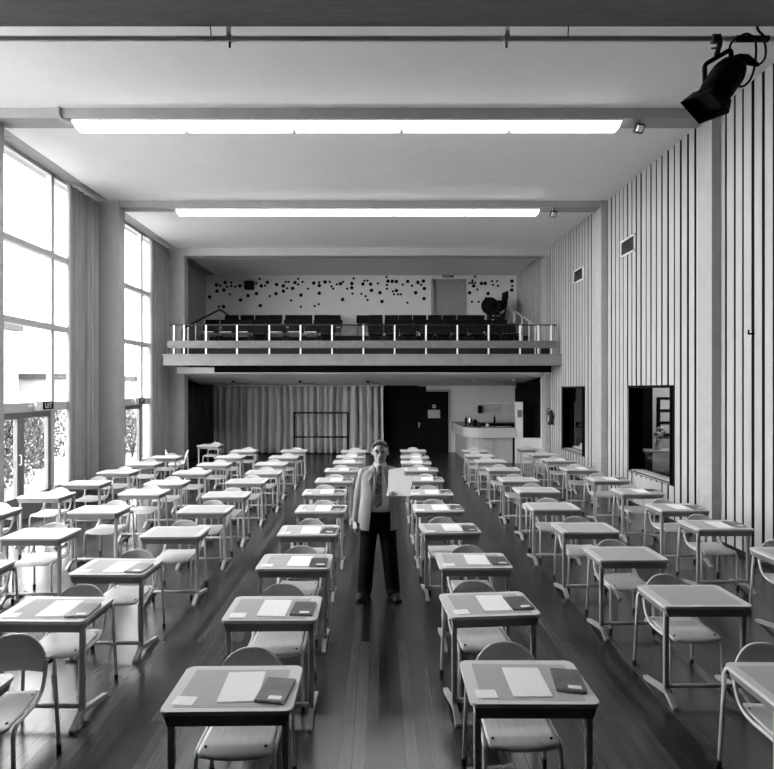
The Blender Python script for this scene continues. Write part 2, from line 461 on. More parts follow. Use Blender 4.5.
D6 = [(6,225,11),(6,300,7),(16,140,8),(52,184,8),(88,148,11),(122,144,8),(124,164,11),(161,141,12),(191,140,8),(202,170,7),(213,184,7),(237,156,8),(260,152,11),(276,140,8),(123,213,11),(94,295,7),(120,283,7),(273,253,11),(302,184,8),(344,118,8),(332,151,11),(332,178,12),(336,216,7),(403,154,11),(413,134,7),(432,132,7),(453,155,11),(458,195,11),(499,150,7),(394,217,7),(421,232,7),(433,256,7),(512,210,12),(525,266,12),(555,109,8),(564,136,12),(591,137,11),(617,138,11),(557,160,7),(557,184,8),(596,201,7),(618,196,11),(603,220,7),(628,220,7),(646,220,7),(658,158,7),(690,137,11),(718,165,7),(756,144,11),(741,210,12),(688,274,8)]
D7 = [(13,165,7),(51,143,11),(86,135,11),(71,159,7),(92,183,11),(37,210,11),(90,248,12),(416,107,7),(400,131,7),(382,148,7),(398,146,7),(416,146,7),(408,166,11),(431,190,7),(382,210,11),(397,268,7),(440,268,7),(458,150,11),(482,150,11),(487,244,7),(500,215,11),(526,136,7),(558,136,7),(532,160,7),(564,165,7),(653,136,11),(655,167,7),(652,193,11)]
b = MB()
for ox, L_ in ((180, D5), (300, D6), (410, D7)):
    for u, v, r in L_:
        px, py = ox + u/6.408, 260 + v/6.408
        x, z, rad = wx(px, YB), wz(py, YB), (.068 if r > 9 else .045)
        b.prism([(x + rad*math.cos(2*PI*k/18), z + rad*math.sin(2*PI*k/18)) for k in range(18)], 'y', YB-.006, YB+.01)
b.build('dot_pattern', 'dot', wb)
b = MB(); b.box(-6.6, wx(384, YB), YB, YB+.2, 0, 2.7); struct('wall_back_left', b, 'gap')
b = MB(); b.box(wx(449.5, YB), 5.4, YB, YB+.2, 0, 2.7); b.box(wx(384, YB), wx(449.5, YB), YB, YB+.2, 2.33, 2.7); struct('wall_back_right', b, 'plaster')
struct('rear_leak_block', MB().box(-6.8, 5.6, YB+.2, YB+.3, -.2, ZC+.3), 'gap')  # unseen slab added to stop sky light leaking round the doors
# upper back door
b = MB(); b.box(dx0+.07, dx1-.07, YB+.05, YB+.1, 3.4, dz1-.07); d = struct('door_5', b, 'doorgrey')
b = MB(); b.box(dx0-.05, dx0+.07, YB-.04, YB+.12, 3.4, dz1+.05); b.box(dx1-.07, dx1+.05, YB-.04, YB+.12, 3.4, dz1+.05); b.box(dx0, dx1, YB-.04, YB+.12, dz1-.07, dz1+.05)
b.build('door_frame', 'doorgrey', d)
b = MB(); b.box(dx0+.12, dx0+.2, YB+.03, YB+.05, 4.45, 4.75); b.build('door_plate', 'white', d)
# lower double door, dark
xa, xm, xb_ = wx(385, YB), wx(418, YB), wx(448, YB)
zt = wz(391.5, YB)
for k, (u, v) in enumerate(((xa, xm-.004), (xm+.004, xb_))):
    o = struct('door_%d' % (6+k), MB().box(u, v, YB-.03, YB+.04, .01, 2.5 if k == 0 else zt), 'black')
    if k == 1:
        f = MB(); f.box(wx(426, YB), xb_+.12, YB-.06, YB+.05, zt, zt+.06); f.box(xb_+.02, xb_+.10, YB-.06, YB+.05, 0, zt+.02); f.build('door_frame', 'pillar', o)
        h = MB().box(xm+.0, xm+.05, YB-.06, YB-.03, wz(428, YB), wz(422, YB)); h.tube([(xm+.02, YB-.06, wz(424, YB)), (xm+.02, YB-.1, wz(424, YB)), (xm+.1, YB-.1, wz(424, YB))], .012); h.build('door_handle', 'chrome', o)
        r = MB(); x, z = wx(434, YB), wz(406.3, YB)
        r.tube([(x+.055*math.cos(t*PI/9), YB-.036, z+.055*math.sin(t*PI/9)) for t in range(19)], .012, 6, False); r.build('door_ring', 'white', o)
    else:
        MB().box(wx(381, YB), wx(426, YB), YB-.06, YB-.03, wz(392, YB), wz(386.5, YB)).build('door_header', 'black', o)
sx0, sx1, sz0, sz1 = wx(427.9, YB), wx(440, YB), wz(418, YB), wz(409.8, YB)
tag(MB().box(sx0, sx1, YB-.037, YB-.031, sz0, sz1).build('notice', 'sheet', None), 'pale notice sheet stuck on the black double door under the ring', 'notice')

# balcony slab, fascia and its raked ceiling underneath
YF = 15.05
b = MB(); b.box(-6.05, XR, YF, YF+.1, 3.01, 3.33); b.box(-6.08, XR, YF-.02, YF+.1, 3.29, 3.33); b.box(-6.05, XR, YF+.1, 16.42, 3.05, 3.28); b.box(-6.45, XR, 16.42, YB, 3.05, 3.28)
struct('trim_14', b, 'fascia')
b = MB()
b.prism([(16.0, 2.815), (16.0, 3.0), (YB, 2.66), (YB, 2.475)], 'x', -6.02, XR-.02)
b.prism([(16.42, 2.779), (16.42, 2.96), (YB, 2.66), (YB, 2.475)], 'x', -6.45, -6.02)
struct('ceiling_lower', b, 'whiteceil')
struct('trim_15', MB().box(-4.9, XR, 15.97, 15.998, 2.84, 3.05), 'gap')
b = MB()
for y0, z in ((16.0, 3.6), (17.3, 3.88), (18.5, 4.18)): b.box(-5.83, XR, y0, YB, z-.3, z)
struct('floor_gallery', b, 'gallery')

# balcony railing
yr = YF+.1
rail = thing('railing', 'balcony railing of white posts with thin dark handrail and grey band', 'railing', (-.5, yr, 3.33))
def lx(px): return wx(px, yr)+.5
zr = wz(325, yr)-3.33
for k, px in enumerate([174, 184, 206, 237, 269.3, 300.5, 332, 363.3, 394.6, 426, 457.3, 488.5, 520, 538, 551]):
    x = lx(px); MB().box(x-.02, x+.02, -.02, .02, 0, zr).build('post', 'railwhite', rail)
MB().tube([(lx(170), 0, zr), (lx(556), 0, zr)], .018).build('handrail', 'darkmetal', rail)
MB().box(lx(168), lx(557), -.045, -.03, wz(348.2, yr)-3.33, wz(340.8, yr)-3.33).build('band', 'band', rail)
for nm, X, lab, sg in (('left', -5.6, 'sloping dark stair handrail at the left end of the balcony', 1), ('right', 4.58, 'sloping pale stair handrail at the right end of the balcony', -1)):
    y0, y1 = 15.3, 18.9
    zt0, zt1 = wz(328, 15.15), wz(309.5 if sg > 0 else 307.5, y1)
    t = thing('stair_handrail', lab, 'handrail', (X, y0, 3.33), 0, 'balcony stair handrails')
    pts = [(0, 0, -.02), (0, 0, zt0-3.33), (0, y1-y0, zt1-3.33), (.32*sg, y1-y0, zt1-3.33-.22)]
    MB().tube(fillet(pts, [.12, .08]), .032).build('rail', 'darkmetal' if sg > 0 else 'leg', t)
    for yy, zf in ((15.75, 3.33), (16.4, 3.6), (17.2, 3.6), (18.2, 3.88)):
        f = (yy-y0)/(y1-y0); zz = zt0 + f*(zt1-zt0) - 3.33
        MB().tube([(0, yy-y0, zf-3.33), (0, yy-y0, zz)], .016).build('post', 'railwhite', t)
# ------------------------------------------------------------------ school desk
DW, DD, DH = .67, .445, .73
def make_desk():
    t = thing('school_desk', '', 'desk', group='school desks set out in columns')
    b = MB(); b.prism(rrect(-DW/2, DW/2, 0, DD, .035), 'z', DH-.022, DH)
    bmesh.ops.bevel(b.b, geom=[e for e in b.b.edges if abs(e.verts[0].co.z-e.verts[1].co.z) < 1e-6], offset=.004, segments=2, affect='EDGES')
    b.build('desk_top', 'desktop', t)
    b = MB()
    def wall(x0, y0, x1, y1, zt=DH-.022, zb=.645): # tray side tapering inward
        pass
    zt, zb = DH-.022, .647
    b.prism([(-.318, zt), (.318, zt), (.300, zb), (-.300, zb)], 'y', .014, .022)
    b.prism([(.0, zb), (.0, zb-.003)][:0] or [(-.30, zb), (.30, zb), (.30, zb+.005), (-.30, zb+.005)], 'y', .016, .40)
    for s in (-1, 1):
        b.prism([(s*.318, zt), (s*.311, zt), (s*.293, zb), (s*.300, zb)], 'y', .014, .43)
    b.build('book_tray', 'tray', t)
    for s in (-1, 1):
        x = s*.292
        l = MB().box(x-.019, x+.019, .048, .078, .06, .66, .007).build('leg', 'leg', t)
        f = MB(); f.prism([(-.075, 0), (-.07, .018), (.035, .085), (.09, .085), (.372, .026), (.378, 0), (.335, 0), (.085, .048), (.045, .048), (-.035, 0)], 'x', x-.018, x+.018)
        f.build('foot', 'leg', l)
    MB().tube([(-.292, .063, .105), (.292, .063, .105)], .016, 10).build('stretcher', 'leg', t)
    return t

# ------------------------------------------------------------------ school chair (faces -Y)
def make_chair(screws):
    t = thing('school_chair', '', 'chair', group='plywood school chairs at the desks')
    # seat: curved plywood
    b = MB(); secs = []
    NY, NX = 9, 9
    for top in (0, 1):
        for j in range(NY+1):
            pass
    def seat_pt(u, v, dz):
        hw = .195 - .012*v
        y = .0 + .385*v - (.018*(1-u*u) if v == 0 else 0)*1
        z = .445 - .016*math.sin(PI*min(1, v*1.1))*(1-.3*u*u) - (.022*(1-v/.15)**2 if v < .15 else 0) + .006*u*u
        return (u*hw*(1 if 0 < v < 1 else .9), y, z+dz)
    vs = [0, .04, .1, .2, .35, .5, .65, .8, .94, 1]; us = [-1, -.9, -.6, -.3, 0, .3, .6, .9, 1]
    grid = {}
    for s_, dz in ((0, 0), (1, -.011)):
        for j, v in enumerate(vs):
            for i, u in enumerate(us): grid[s_, j, i] = b.b.verts.new(seat_pt(u, v, dz))
    J, I = len(vs)-1, len(us)-1
    for j in range(J):
        for i in range(I):
            for s_ in (0, 1):
                f = b.b.faces.new((grid[s_, j, i], grid[s_, j, i+1], grid[s_, j+1, i+1], grid[s_, j+1, i])); f.smooth = True
    for j in range(J):
        for i in (0, I): b.b.faces.new((grid[0, j, i], grid[0, j+1, i], grid[1, j+1, i], grid[1, j, i]))
    for i in range(I):
        for j in (0, J): b.b.faces.new((grid[0, j, i], grid[0, j, i+1], grid[1, j, i+1], grid[1, j, i]))
    seat = b.build('seat', 'ply', t)
    if screws:
        for x in (-.16, .16):
            for y in (.05, .335):
                MB().lathe([(.0075, .438), (.0075, .449), (.004, .451)], (x, y, 0), 8).build('screw', 'rubber', seat)
    # backrest: curved plywood with an arched top
    b = MB(); us = [i/8 for i in range(-8, 9)]; ws = [0, .06, .3, .6, .8, .93, 1]
    g = {}
    for s_ in (0, 1):
        for j, w in enumerate(ws):
            for i, u in enumerate(us):
                hw = .198
                zt = .775 - .105*abs(u)**2.6; zb = .55 + (.02 if abs(u) < .55 else 0)*0
                if abs(u) == 1: zt = .665
                z = zb + (zt-zb)*w
                y = .402 + .045*(1-u*u) + .10*(z-.6) + .011*s_
                g[s_, j, i] = b.b.verts.new((u*hw, y, z))
    J, I = len(ws)-1, len(us)-1
    for j in range(J):
        for i in range(I):
            for s_ in (0, 1):
                f = b.b.faces.new((g[s_, j, i], g[s_, j, i+1], g[s_, j+1, i+1], g[s_, j+1, i])); f.smooth = True
    for j in range(J):
        for i in (0, I): b.b.faces.new((g[0, j, i], g[0, j+1, i], g[1, j+1, i], g[1, j, i]))
    for i in range(I):
        for j in (0, J): b.b.faces.new((g[0, j, i], g[0, j, i+1], g[1, j, i+1], g[1, j, i]))
    b.build('backrest', 'ply', t)
    for s in (-1, 1):
        x = s*.205
        p = fillet([(x*1.03, .025, .02), (x, .03, .425), (x, .36, .418), (x*1.02, .415, .645)], [.07, .14], 6)
        b = MB().tube(p, .0125, 9); b.tube([(x*1.02, .408, .615), (x*.93, .40, .615)], .008, 6)
        fr = b.build('side_frame', 'tube', t)
        MB().lathe([(.015, 0), (.016, .045)], (x*1.03, .025, 0), 9).build('foot_cap', 'rubber', fr)
        xr = s*.235
        b = MB().tube([(s*.252, .475, .02), (xr, .447, .60), (xr-s*.004, .440, .628), (x*1.03, .416, .634)], .0125, 9)
        rl = b.build('rear_leg', 'tube', t)
        MB().lathe([(.015, 0), (.016, .045)], (s*.252, .475, 0), 9).build('foot_cap', 'rubber', rl)
        MB().box(min(x, xr)-.004, max(x, xr)+.004, .40, .45, .605, .618).build('bracket', 'rubber', rl)
    return t

# measured rows: (xl, xr, y) pixels of the near edge of each top; None = out of frame
COLS = {
 'C1': ('just left of the man', [(158.6,292.3,711.5),(220,317.2,620.6),(254.7,329,569),(276.1,337,535.3),(294,345.4,512),(300.9,346.2,494.4),(314.4,353,481.8),(324.2,358,471.2),(332.1,363.4,462.8),(335.9,364.6,457.2),(340.9,366,451.8)]),
 'C2': ('just right of the man', [(469,604,704.2),(450.2,543,616),(439.2,514.6,568),(422.8,482.8,533),(414.1,465.4,511.3),(410.4,453.5,494.8),(406,444.7,481),(405.4,438.3,470.8),(401,432,463.4),(400.8,429.4,457.8),(400.8,426.5,451.4)]),
 'R1': ('second from the striped wall', [None,(665.4,753.9,606.6),(599.7,670.4,560.3),(563.4,620.5,532.3),(533,581,509.5),(519.4,560.9,492.2),(502.4,539.6,481.2),(488,521.8,470.3),(476.2,507.5,461.8),(466.9,494.8,456.2),(463.9,488.9,451.3)]),
 'R2': ('nearest the striped wall', [None,(698.3,755,529.4),(662,710.7,510.6),(622.6,664.8,493.8),(593,631.8,480.7),(566,599.7,470.1),(547.2,577.1,461),(532,560.7,454.9),(519.8,545.5,449.3)]),
 'L3': ('third from the windows', [None,(-12,83.7,621.4),(67.6,142.3,574.7),(138.5,198.9,536.8),(175.8,225.7,512.5),(200.3,246,497),(224.5,263.7,482.8),(244.2,279.7,473.4),(254.7,284.8,464.7),(267.9,297.5,457.7),(279.7,306.8,451.3)]),
 'L2': ('second from the windows', [None,(-2,60,538.6),(65.9,116.7,512.8),(117,159.7,494.3),(144.2,180.9,484.2),(172,205.4,473.6),(196,227.4,465.1),(213.3,241.7,457.6),(229.6,255.2,451.5)]),
 'L1': ('nearest the windows', [None,(14.9,60,497.5),(61.7,98.9,484.7),(96.4,129.3,473),(125,154.7,464.5),(148.4,175.8,457.9)]),
}
FIXED = {'R1': (2.04+DW/2, 2.74, 0), 'R2': (3.78+DW/2, 5.06, 0), 'L3': (-2.06-DW/2, 2.61, 0), 'L2': (-3.43-DW/2, 4.65, 0), 'L1': (-4.86-DW/2, 6.9, 0)}
ROT = {('C2', 2): .08, ('C2', 4): .06, ('C1', 1): .015, ('L3', 3): -.02}
desk0, chair0, chair1 = make_desk(), make_chair(True), make_chair(False)
used = {}
rng = random.Random(11)
def put(src, loc, rz, label):
    if src.name not in used: used[src.name] = 1; src.location = loc; src.rotation_euler = (0, 0, rz); src['label'] = label; return src
    return dup(src, loc, rz, label)
# things lying on a desk
def lay(src, D, dx, dy, rz, dz, label):
    X, Y, R = D; c, s = math.cos(R), math.sin(R)
    return put(src, (X + dx*c - dy*s, Y + dx*s + dy*c, DH+dz), R+rz, label)
def flat(name, w, d, h, m, cat, group):
    o = MB().box(-w/2, w/2, -d/2, d/2, 0, h).build(name, m); return tag(o, '', cat, group)
blot = flat('desk_sheet', .54, .365, .0012, 'sheet', 'sheet', 'grey sheets on the desks')
pap = thing('exam_paper', '', 'paper', group='white papers on the desks')
MB().box(-.103, .103, -.146, .146, 0, .002).build('top_sheet', 'paper', pap); MB().box(-.1, .106, -.15, .142, -.0015, 0).build('under_sheet', 'card', pap)
card = flat('name_card', .112, .078, .0012, 'card', 'card', 'small cards on the desks')
book = thing('book', '', 'book', group='dark books on the desks')
MB().box(-.078, .078, -.11, .11, .0125, .0145).build('front_cover', 'book', book)
MB().box(-.076, .076, -.108, .108, .002, .0125).build('pages', 'paper', book)
b = MB().box(-.078, .078, -.11, .11, 0, .002); b.box(-.080, -.076, -.11, .11, 0, .0145); b.build('back_cover', 'book', book)
MB().box(-.015, .055, -.095, -.062, .0145, .0149).build('cover_label', 'paper', book)
desk_at = {}
for key, (desc, rows) in COLS.items():
    for i, r in enumerate(rows):
        if r is None: X, Y, R = FIXED[key]
        else:
            xl, xr, y = r; Y = F*(H-DH)/(y-VY); X = wx((xl+xr)/2, Y); R = ROT.get((key, i+1), rng.uniform(-.012, .012))
            if R: X -= 0
        desk_at[key, i+1] = D = (X, Y, R)
        n = ORD[i+1]; nn = 'nearest' if i == 0 else n + ' nearest'
        put(desk0, (X, Y, 0), R, 'pale school desk, %s from the camera in the column %s' % (n, desc))
        cy = .085 + rng.uniform(-.03, .045); cx = rng.uniform(-.03, .03); cr = rng.uniform(-.05, .05)
        if key == 'L3' and i == 0: cx, cy, cr = .12, .38, .12
        if key == 'C1' and i == 0: cx, cy, cr = .01, .115, 0
        if key == 'C2' and i == 0: cx, cy, cr = -.03, .12, 0
        c, s = math.cos(R), math.sin(R)
        put(chair0 if Y < 5.2 else chair1, (X + cx*c - cy*s, Y + cx*s + cy*c, 0), R+cr, 'plywood chair at the %s desk of the column %s' % (nn, desc))
        where = 'on the %s desk of the column %s' % (nn, desc)
        j = lambda a: rng.uniform(-a, a)
        big = key in ('C1', 'C2') or (key == 'R2') or (key == 'L3' and i < 3)
        if Y < 11:
            if not (key == 'L2' and i in (4, 5)): lay(blot, D, -.005+j(.015), .215+j(.01), j(.02), 0, 'large grey sheet ' + where)
        if big and Y < 13:
            lay(pap, D, .03+j(.03), .22+j(.012), j(.06) - (.06 if key == 'C2' else 0), .003, 'white paper ' + where)
            lay(book, D, .232+j(.012), .185+j(.03), j(.12)-.04, .0014, 'dark book ' + where)
            if Y < 9 and key in ('C1', 'C2', 'L3'): lay(card, D, -.245+j(.012), .09+j(.012), j(.1), .0014, 'pale card ' + where)
lay(card, desk_at['L2', 3], .0, .10, 0, .0014, 'small pale card on the third desk from the camera in the second window column')

# separate desk and chairs at the back left corner
X, Y = wx(207.5, 15.3), 15.3
put(desk0, (X, Y, 0), -.12, 'pale school desk alone in the dark corner beside the rear curtain')
dup(chair1, (X+.02, Y+.12, 0), -.1, 'plywood chair behind the lone desk in the dark rear corner')
dup(chair1, (wx(172, 13.9), 13.7, 0), -1.2, 'empty plywood chair turned sideways beside the rear left pillar')
dup(chair1, (wx(187, 14.4), 14.2, 0), 1.9, 'empty plywood chair turned towards the rear curtain near the pillar')

# ------------------------------------------------------------------ balcony seating
def make_seat(m_seat):
    t = thing('gallery_chair', '', 'chair', group='black chairs in rows on the balcony')
    if m_seat == 'vinyl': MB().box(-.21, .21, 0, .4, .40, .45, .018).build('seat', m_seat, t)
    else: MB().rbox((0, .2, .435), (.36, .4, .025), Euler((-.3, 0, 0)).to_matrix(), .008).build('seat', m_seat, t)
    b = MB().box(-.243, .243, .39, .43, .50, .79, .018); b.build('backrest', 'vinyl', t)
    for s in (-1, 1):
        MB().tube(fillet([(s*.19, .02, 0), (s*.19, .03, .40), (s*.19, .38, .39)], .04, 3), .011, 6).build('front_leg', 'darkmetal', t)
        MB().tube([(s*.19, .46, 0), (s*.19, .40, .42), (s*.19, .41, .7)], .011, 6).build('rear_leg', 'darkmetal', t)
    return t
gc, gl = make_seat('vinyl'), make_seat('ply')
TIER = {1: (16.35, 3.6, 'front'), 2: (17.55, 3.88, 'middle'), 3: (18.6, 4.18, 'back')}
for row in (1, 2, 3):
    y0, z0, rn = TIER[row]
    for side, (a, e) in (('left', (212 if row < 3 else 232, 344)), ('right', (376, 516 if row < 3 else 484))):
        pitch = .52
        xs, x = [], wx(a, y0+.4)
        while x < wx(e, y0+.4): xs.append(x); x += pitch
        for k, x in enumerate(xs):
            if row == 3 and side == 'right' and k == 0 : pass
            src = gl if (row < 3 and side == 'left' and k % 4 != 3) else gc
            what = 'pale seated black chair' if src is gl else 'black chair'
            put(src, (x + rng.uniform(-.02, .02), y0 + rng.uniform(-.03, .03), z0), rng.uniform(-.08, .08),
                '%s, %s from left in %s row of the %s balcony block' % (what, ORD[k+1], rn, side))
dup(gc, (wx(363.5, 18.9), 18.65, 4.18), .03, 'single black chair alone in the gap between the two balcony blocks')
# table top on edge and upturned chairs at the right end of the balcony
zt = 4.12+.79
t = thing('round_table', 'round black table tipped on edge behind the right balcony chairs', 'table', (wx(490, 19.3), 19.3, 4.18))
zc = wz(306, 19.3) - 4.18
b = MB().lathe([(.315, -.015), (.32, 0), (.315, .015)], (0, 0, zc), 28, 'y'); b.build('table_top', 'vinyl', t)
b = MB().tube([(0, .02, zc), (0, .45, zc-.25), (.0, .5, .0)], .022); b.build('pedestal', 'darkmetal', t)
MB().box(-.06, .06, -.02, .02, 0, zc-.31).build('prop', 'darkmetal', t)
for k, lb in enumerate(('lowest', 'second lowest', 'third lowest', 'middle', 'third highest', 'second highest', 'topmost')):
    dup(gc, (wx(491.5, 18.9)+.022*k, 19.05, 4.18+.14*k), -PI/2+.08+.02*k, lb + ' chair of the stack beside the black tipped table on the balcony', 'stacked chairs on the balcony')

# ------------------------------------------------------------------ rear curtain, window curtains
def curtain(name, label, pts, z0, z1, m, pleat, amp, group=None, seed=1, deep=False):
    r = random.Random(seed)
    (x0, y0), (x1, y1) = pts; L_ = math.hypot(x1-x0, y1-y0); n = max(24, int(L_/pleat*10))
    ux, uy = (x1-x0)/L_, (y1-y0)/L_; nx, ny = -uy, ux
    b = MB(); ph, am = 0, amp; prof = []
    for i in range(n+1):
        ph += 2*PI*(L_/n)/pleat*(1+r.uniform(-.45, .45))
        am = amp*(1+.35*math.sin(ph*.37+1))
        prof.append((i/n*L_, (2.3*am*(1-abs(math.sin(ph/2)))**1.4 + .2*am*math.sin(2.3*ph)) if deep else am*math.sin(ph) + .25*am*math.sin(2.3*ph)))
    secs = []
    for j in range(13):
        f = j/12; z = z0 + (z1-z0)*f
        k = 1.0 - .25*f
        secs.append([(x0+ux*(s+.02*math.sin(3*f+s*2.1)*(1-f))+nx*d*k, y0+uy*s+ny*d*k, z) for s, d in prof])
    b.loft(secs, closed=False)
    bmesh.ops.recalc_face_normals(b.b, faces=b.b.faces)
    o = b.build(name, m); md = o.modifiers.new('t', 'SOLIDIFY'); md.thickness = .006
    return tag(o, label, 'curtain', group)
curtain('rear_curtain', 'long pleated pale curtain hanging across the rear wall under the balcony', ((wx(203, 19.4), 19.4), (wx(383, 19.4), 19.4)), .03, 2.45, 'backcurtain', .26, .19, seed=5, deep=True)
struct('trim_16', MB().box(wx(196, 19.4), wx(384, 19.4), 19.36, 19.44, 2.45, 2.49), 'white')
curtain('window_curtain', 'tall grey curtain gathered at the near left pillar', ((-6.3, 10.95), (-6.27, 12.055)), .06, 6.53, 'curtain', .2, .05, 'tall window curtains', 2, deep=True)
curtain('window_curtain', 'tall grey curtain gathered at the rear left pillar by the balcony', ((-6.3, 14.9), (-6.27, 16.11)), .06, 6.53, 'curtain', .2, .05, 'tall window curtains', 8, deep=True)
curtain('side_curtain', 'dark curtain hanging in the corner under the left end of the balcony', ((-6.2, 17.2), (-5.9, 19.2)), .05, 2.5, 'darkmetal', .22, .05, None, 4)

# ------------------------------------------------------------------ coat rack before the curtain
Yk = 18.6
t = thing('coat_rack', 'black metal coat rack on wheels in front of the rear curtain', 'coat rack', (wx(321, Yk), Yk, 0))
hw, zt_, zm = .93, wz(412.8, Yk), wz(437, Yk)
MB().tube([(-hw, 0, zt_), (hw, 0, zt_)], .028).build('top_rail', 'black', t)
MB().tube([(-hw, 0, zm), (hw, 0, zm)], .028).build('lower_rail', 'black', t)
for s in (-1, 1):
    l = MB().tube([(s*hw, 0, .08), (s*hw, 0, zt_+.02)], .028).build('upright', 'black', t)
    MB().box(s*hw-.025, s*hw+.025, -.25, .25, .06, .1).build('foot', 'black', l)
    for y in (-.22, .22): MB().lathe([(.03, -.014), (.03, .014)], (s*hw, y, .03), 12, 'x').build('caster', 'rubber', l)
for k in range(10):
    x = -.82 + k*.182
    MB().tube(fillet([(x, -.02, zt_), (x, -.09, zt_-.02), (x, -.09, zt_+.05)], .02, 3), .009, 6).build('hook', 'chrome', t)

# ------------------------------------------------------------------ bar counter and hatch
Yc, xcl, xcr = 16.95, 2.72, wx(515, 16.95)
def counter_poly(off):
    x0, x1, y0, r = xcl+off, xcr-off*.4, Yc+off, .55
    p = [(x1, y0), (x1, y0+.62), (x0+.62, y0+.62), (x0+.62, YB-.02), (x0, YB-.02)]
    for k in range(9):
        a = PI + k/8*PI/2; p.append((x0+r+r*math.cos(a), y0+r+r*math.sin(a)))
    return p
t = thing('bar_counter', 'pale bar counter with rounded corner and dark top at the rear right', 'counter', (0, 0, 0))
MB().prism(counter_poly(.12), 'z', 0, .82).build('base', 'countershade', t)
b = MB().prism(counter_poly(0), 'z', .81, 1.12); b.build('upper_band', 'counter', t)
MB().prism(counter_poly(.02), 'z', 1.12, 1.135).build('worktop', 'darktop', t)
b = MB()
for x in (3.0, 3.62): b.box(x, x+.012, Yc+.095, Yc+.1, .02, .8)
b.build('panel_joint', 'tray', t)
t = thing('back_shelf', 'dark back counter along the rear wall behind the bar', 'counter', ((wx(470, 19.6)+wx(523, 19.6))/2, 19.65, 0))
w_ = (wx(523, 19.6)-wx(470, 19.6))/2
MB().box(-w_, w_, -.3, .33, 1.06, 1.12).build('worktop', 'darktop', t); MB().box(-w_+.02, w_-.02, -.26, .33, 0, 1.06).build('cabinet', 'black', t)
tag(MB().box(wx(476, YB), wx(514, YB), YB-.18, YB, wz(404.4, YB), wz(403, YB)).build('wall_shelf', 'white'), 'thin white shelf on the rear wall above the bar', 'shelf')
zt2 = 1.12
t = thing('wall_mounted_dispenser', 'white and black dispenser on the rear wall behind the bar', 'dispenser', (wx(477, YB), YB-.11, wz(413.5, YB)))
MB().box(-.17, .0, -.1, .1, 0, .31, .02).build('body', 'white', t); MB().box(0, .16, -.09, .09, .02, .3, .02).build('cover', 'black', t)
t = thing('bottle', 'dark bottle standing on the back counter by the rear wall', 'bottle', (wx(494.5, 19.7), 19.7, zt2))
MB().lathe([(.04, 0), (.04, .16), (.035, .19), (.014, .23), (.014, .29)], (0, 0, 0), 12).build('glass_body', 'darktop', t); MB().lathe([(.016, .285), (.016, .31)], (0, 0, 0), 10).build('cap', 'black', t)
for k, (px, y, r, h, lab, m) in enumerate(((466, 18.4, .05, .22, 'leftmost dark jug standing on the bar counter top', 'darkmetal'), (470, 18.2, .07, .26, 'tall pale thermos jug standing on the bar counter top', 'chrome'), (476, 18.0, .09, .17, 'squat dark pot on the bar counter top', 'black'), (487, 17.3, .04, .1, 'small pale cup standing on the front of the bar counter', 'white'), (479, 17.3, .04, .1, 'small dark cup standing left on the front bar counter', 'darkmetal'))):
    nm = ['jug', 'thermos_jug', 'cooking_pot', 'cup', 'cup'][k]
    t = thing(nm, lab, nm.replace('_', ' '), (wx(px, y), min(y, 17.45) if k > 2 else y, 1.135), 0, 'cups on the bar counter' if k > 2 else None)
    if k <= 2: t.location.x = min(wx(px, y), xcl+.5)
    MB().lathe([(r*.85, 0), (r, h*.3), (r*.95, h*.8), (r*.7, h)], (0, 0, 0), 14).build('body', m, t)
    MB().tube(fillet([(r*.8, 0, h*.8), (r*1.7, 0, h*.8), (r*1.7, 0, h*.3), (r*.8, 0, h*.3)], .03, 3), .008, 6).build('handle', m, t)
    if k <= 2: MB().lathe([(r*.72, h), (r*.5, h+.02), (.012, h+.03), (.012, h+.05)], (0, 0, 0), 12).build('lid', m, t)
# dark hatch with low flap at the right of the counter
Yh = 17.0
xh0, xh1 = xcr+.02, XR-.012
b = MB(); b.box(xh0, xh1, Yh, Yh+.05, 0, .8); b.box(wx(541, Yh), xh1, Yh, Yh+.05, .8, 2.66)
struct('wall_hatch', b, 'plaster')
b = MB(); b.box(xh0+.0, wx(523, Yh), Yh+.01, Yh+.05, .8, wz(402, Yh)); struct('trim_17', b, 'white')
b = MB(); b.box(wx(516.5, Yh+.57), wx(541, Yh), Yh+.55, Yh+.6, 0, 2.55); b.box(xh0, wx(538, Yh), Yh+.005, Yh+.04, wz(401.5, Yh), wz(388, Yh)); b.box(wx(538.5, Yh), wx(541, Yh), Yh+.01, Yh+.6, .8, 2.55); struct('door_8', b, 'gap')
h = MB().box(wx(534, Yh+.5), wx(536.5, Yh+.5), Yh+.48, Yh+.555, wz(425.5, Yh+.5), wz(421.5, Yh+.5)); h.build('door_handle', 'white', bpy.data.objects['door_8'])
# wall phone box next to the hatch
tag(MB().box(wx(517.5, Yh), wx(521.5, Yh), Yh-.05, Yh+.01, wz(417, Yh), wz(410, Yh), .015).build('wall_telephone', 'tray'), 'small grey wall telephone on the white post beside the hatch', 'telephone')
# fire extinguisher
X, Y = XR-.1, 15.75
t = thing('fire_extinguisher', 'fire extinguisher hanging on the striped wall under the balcony', 'fire extinguisher', (X, Y, 1.30))
b = MB().lathe([(.06, 0), (.075, .02), (.075, .36), (.05, .42), (.025, .44)], (0, 0, 0), 16); b.build('cylinder', 'darkmetal', t)
MB().lathe([(.022, .43), (.022, .48)], (0, 0, 0), 10).build('valve', 'chrome', t)
MB().tube(fillet([(0, 0, .47), (-.1, 0, .47), (-.1, 0, .1)], .05, 4), .012, 8).build('hose', 'rubber', t)
MB().box(-.077, -.03, -.045, .045, .1, .28).build('instruction_label', 'white', t)
MB().box(.07, .105, -.03, .03, .2, .3).build('bracket', 'darkmetal', t)
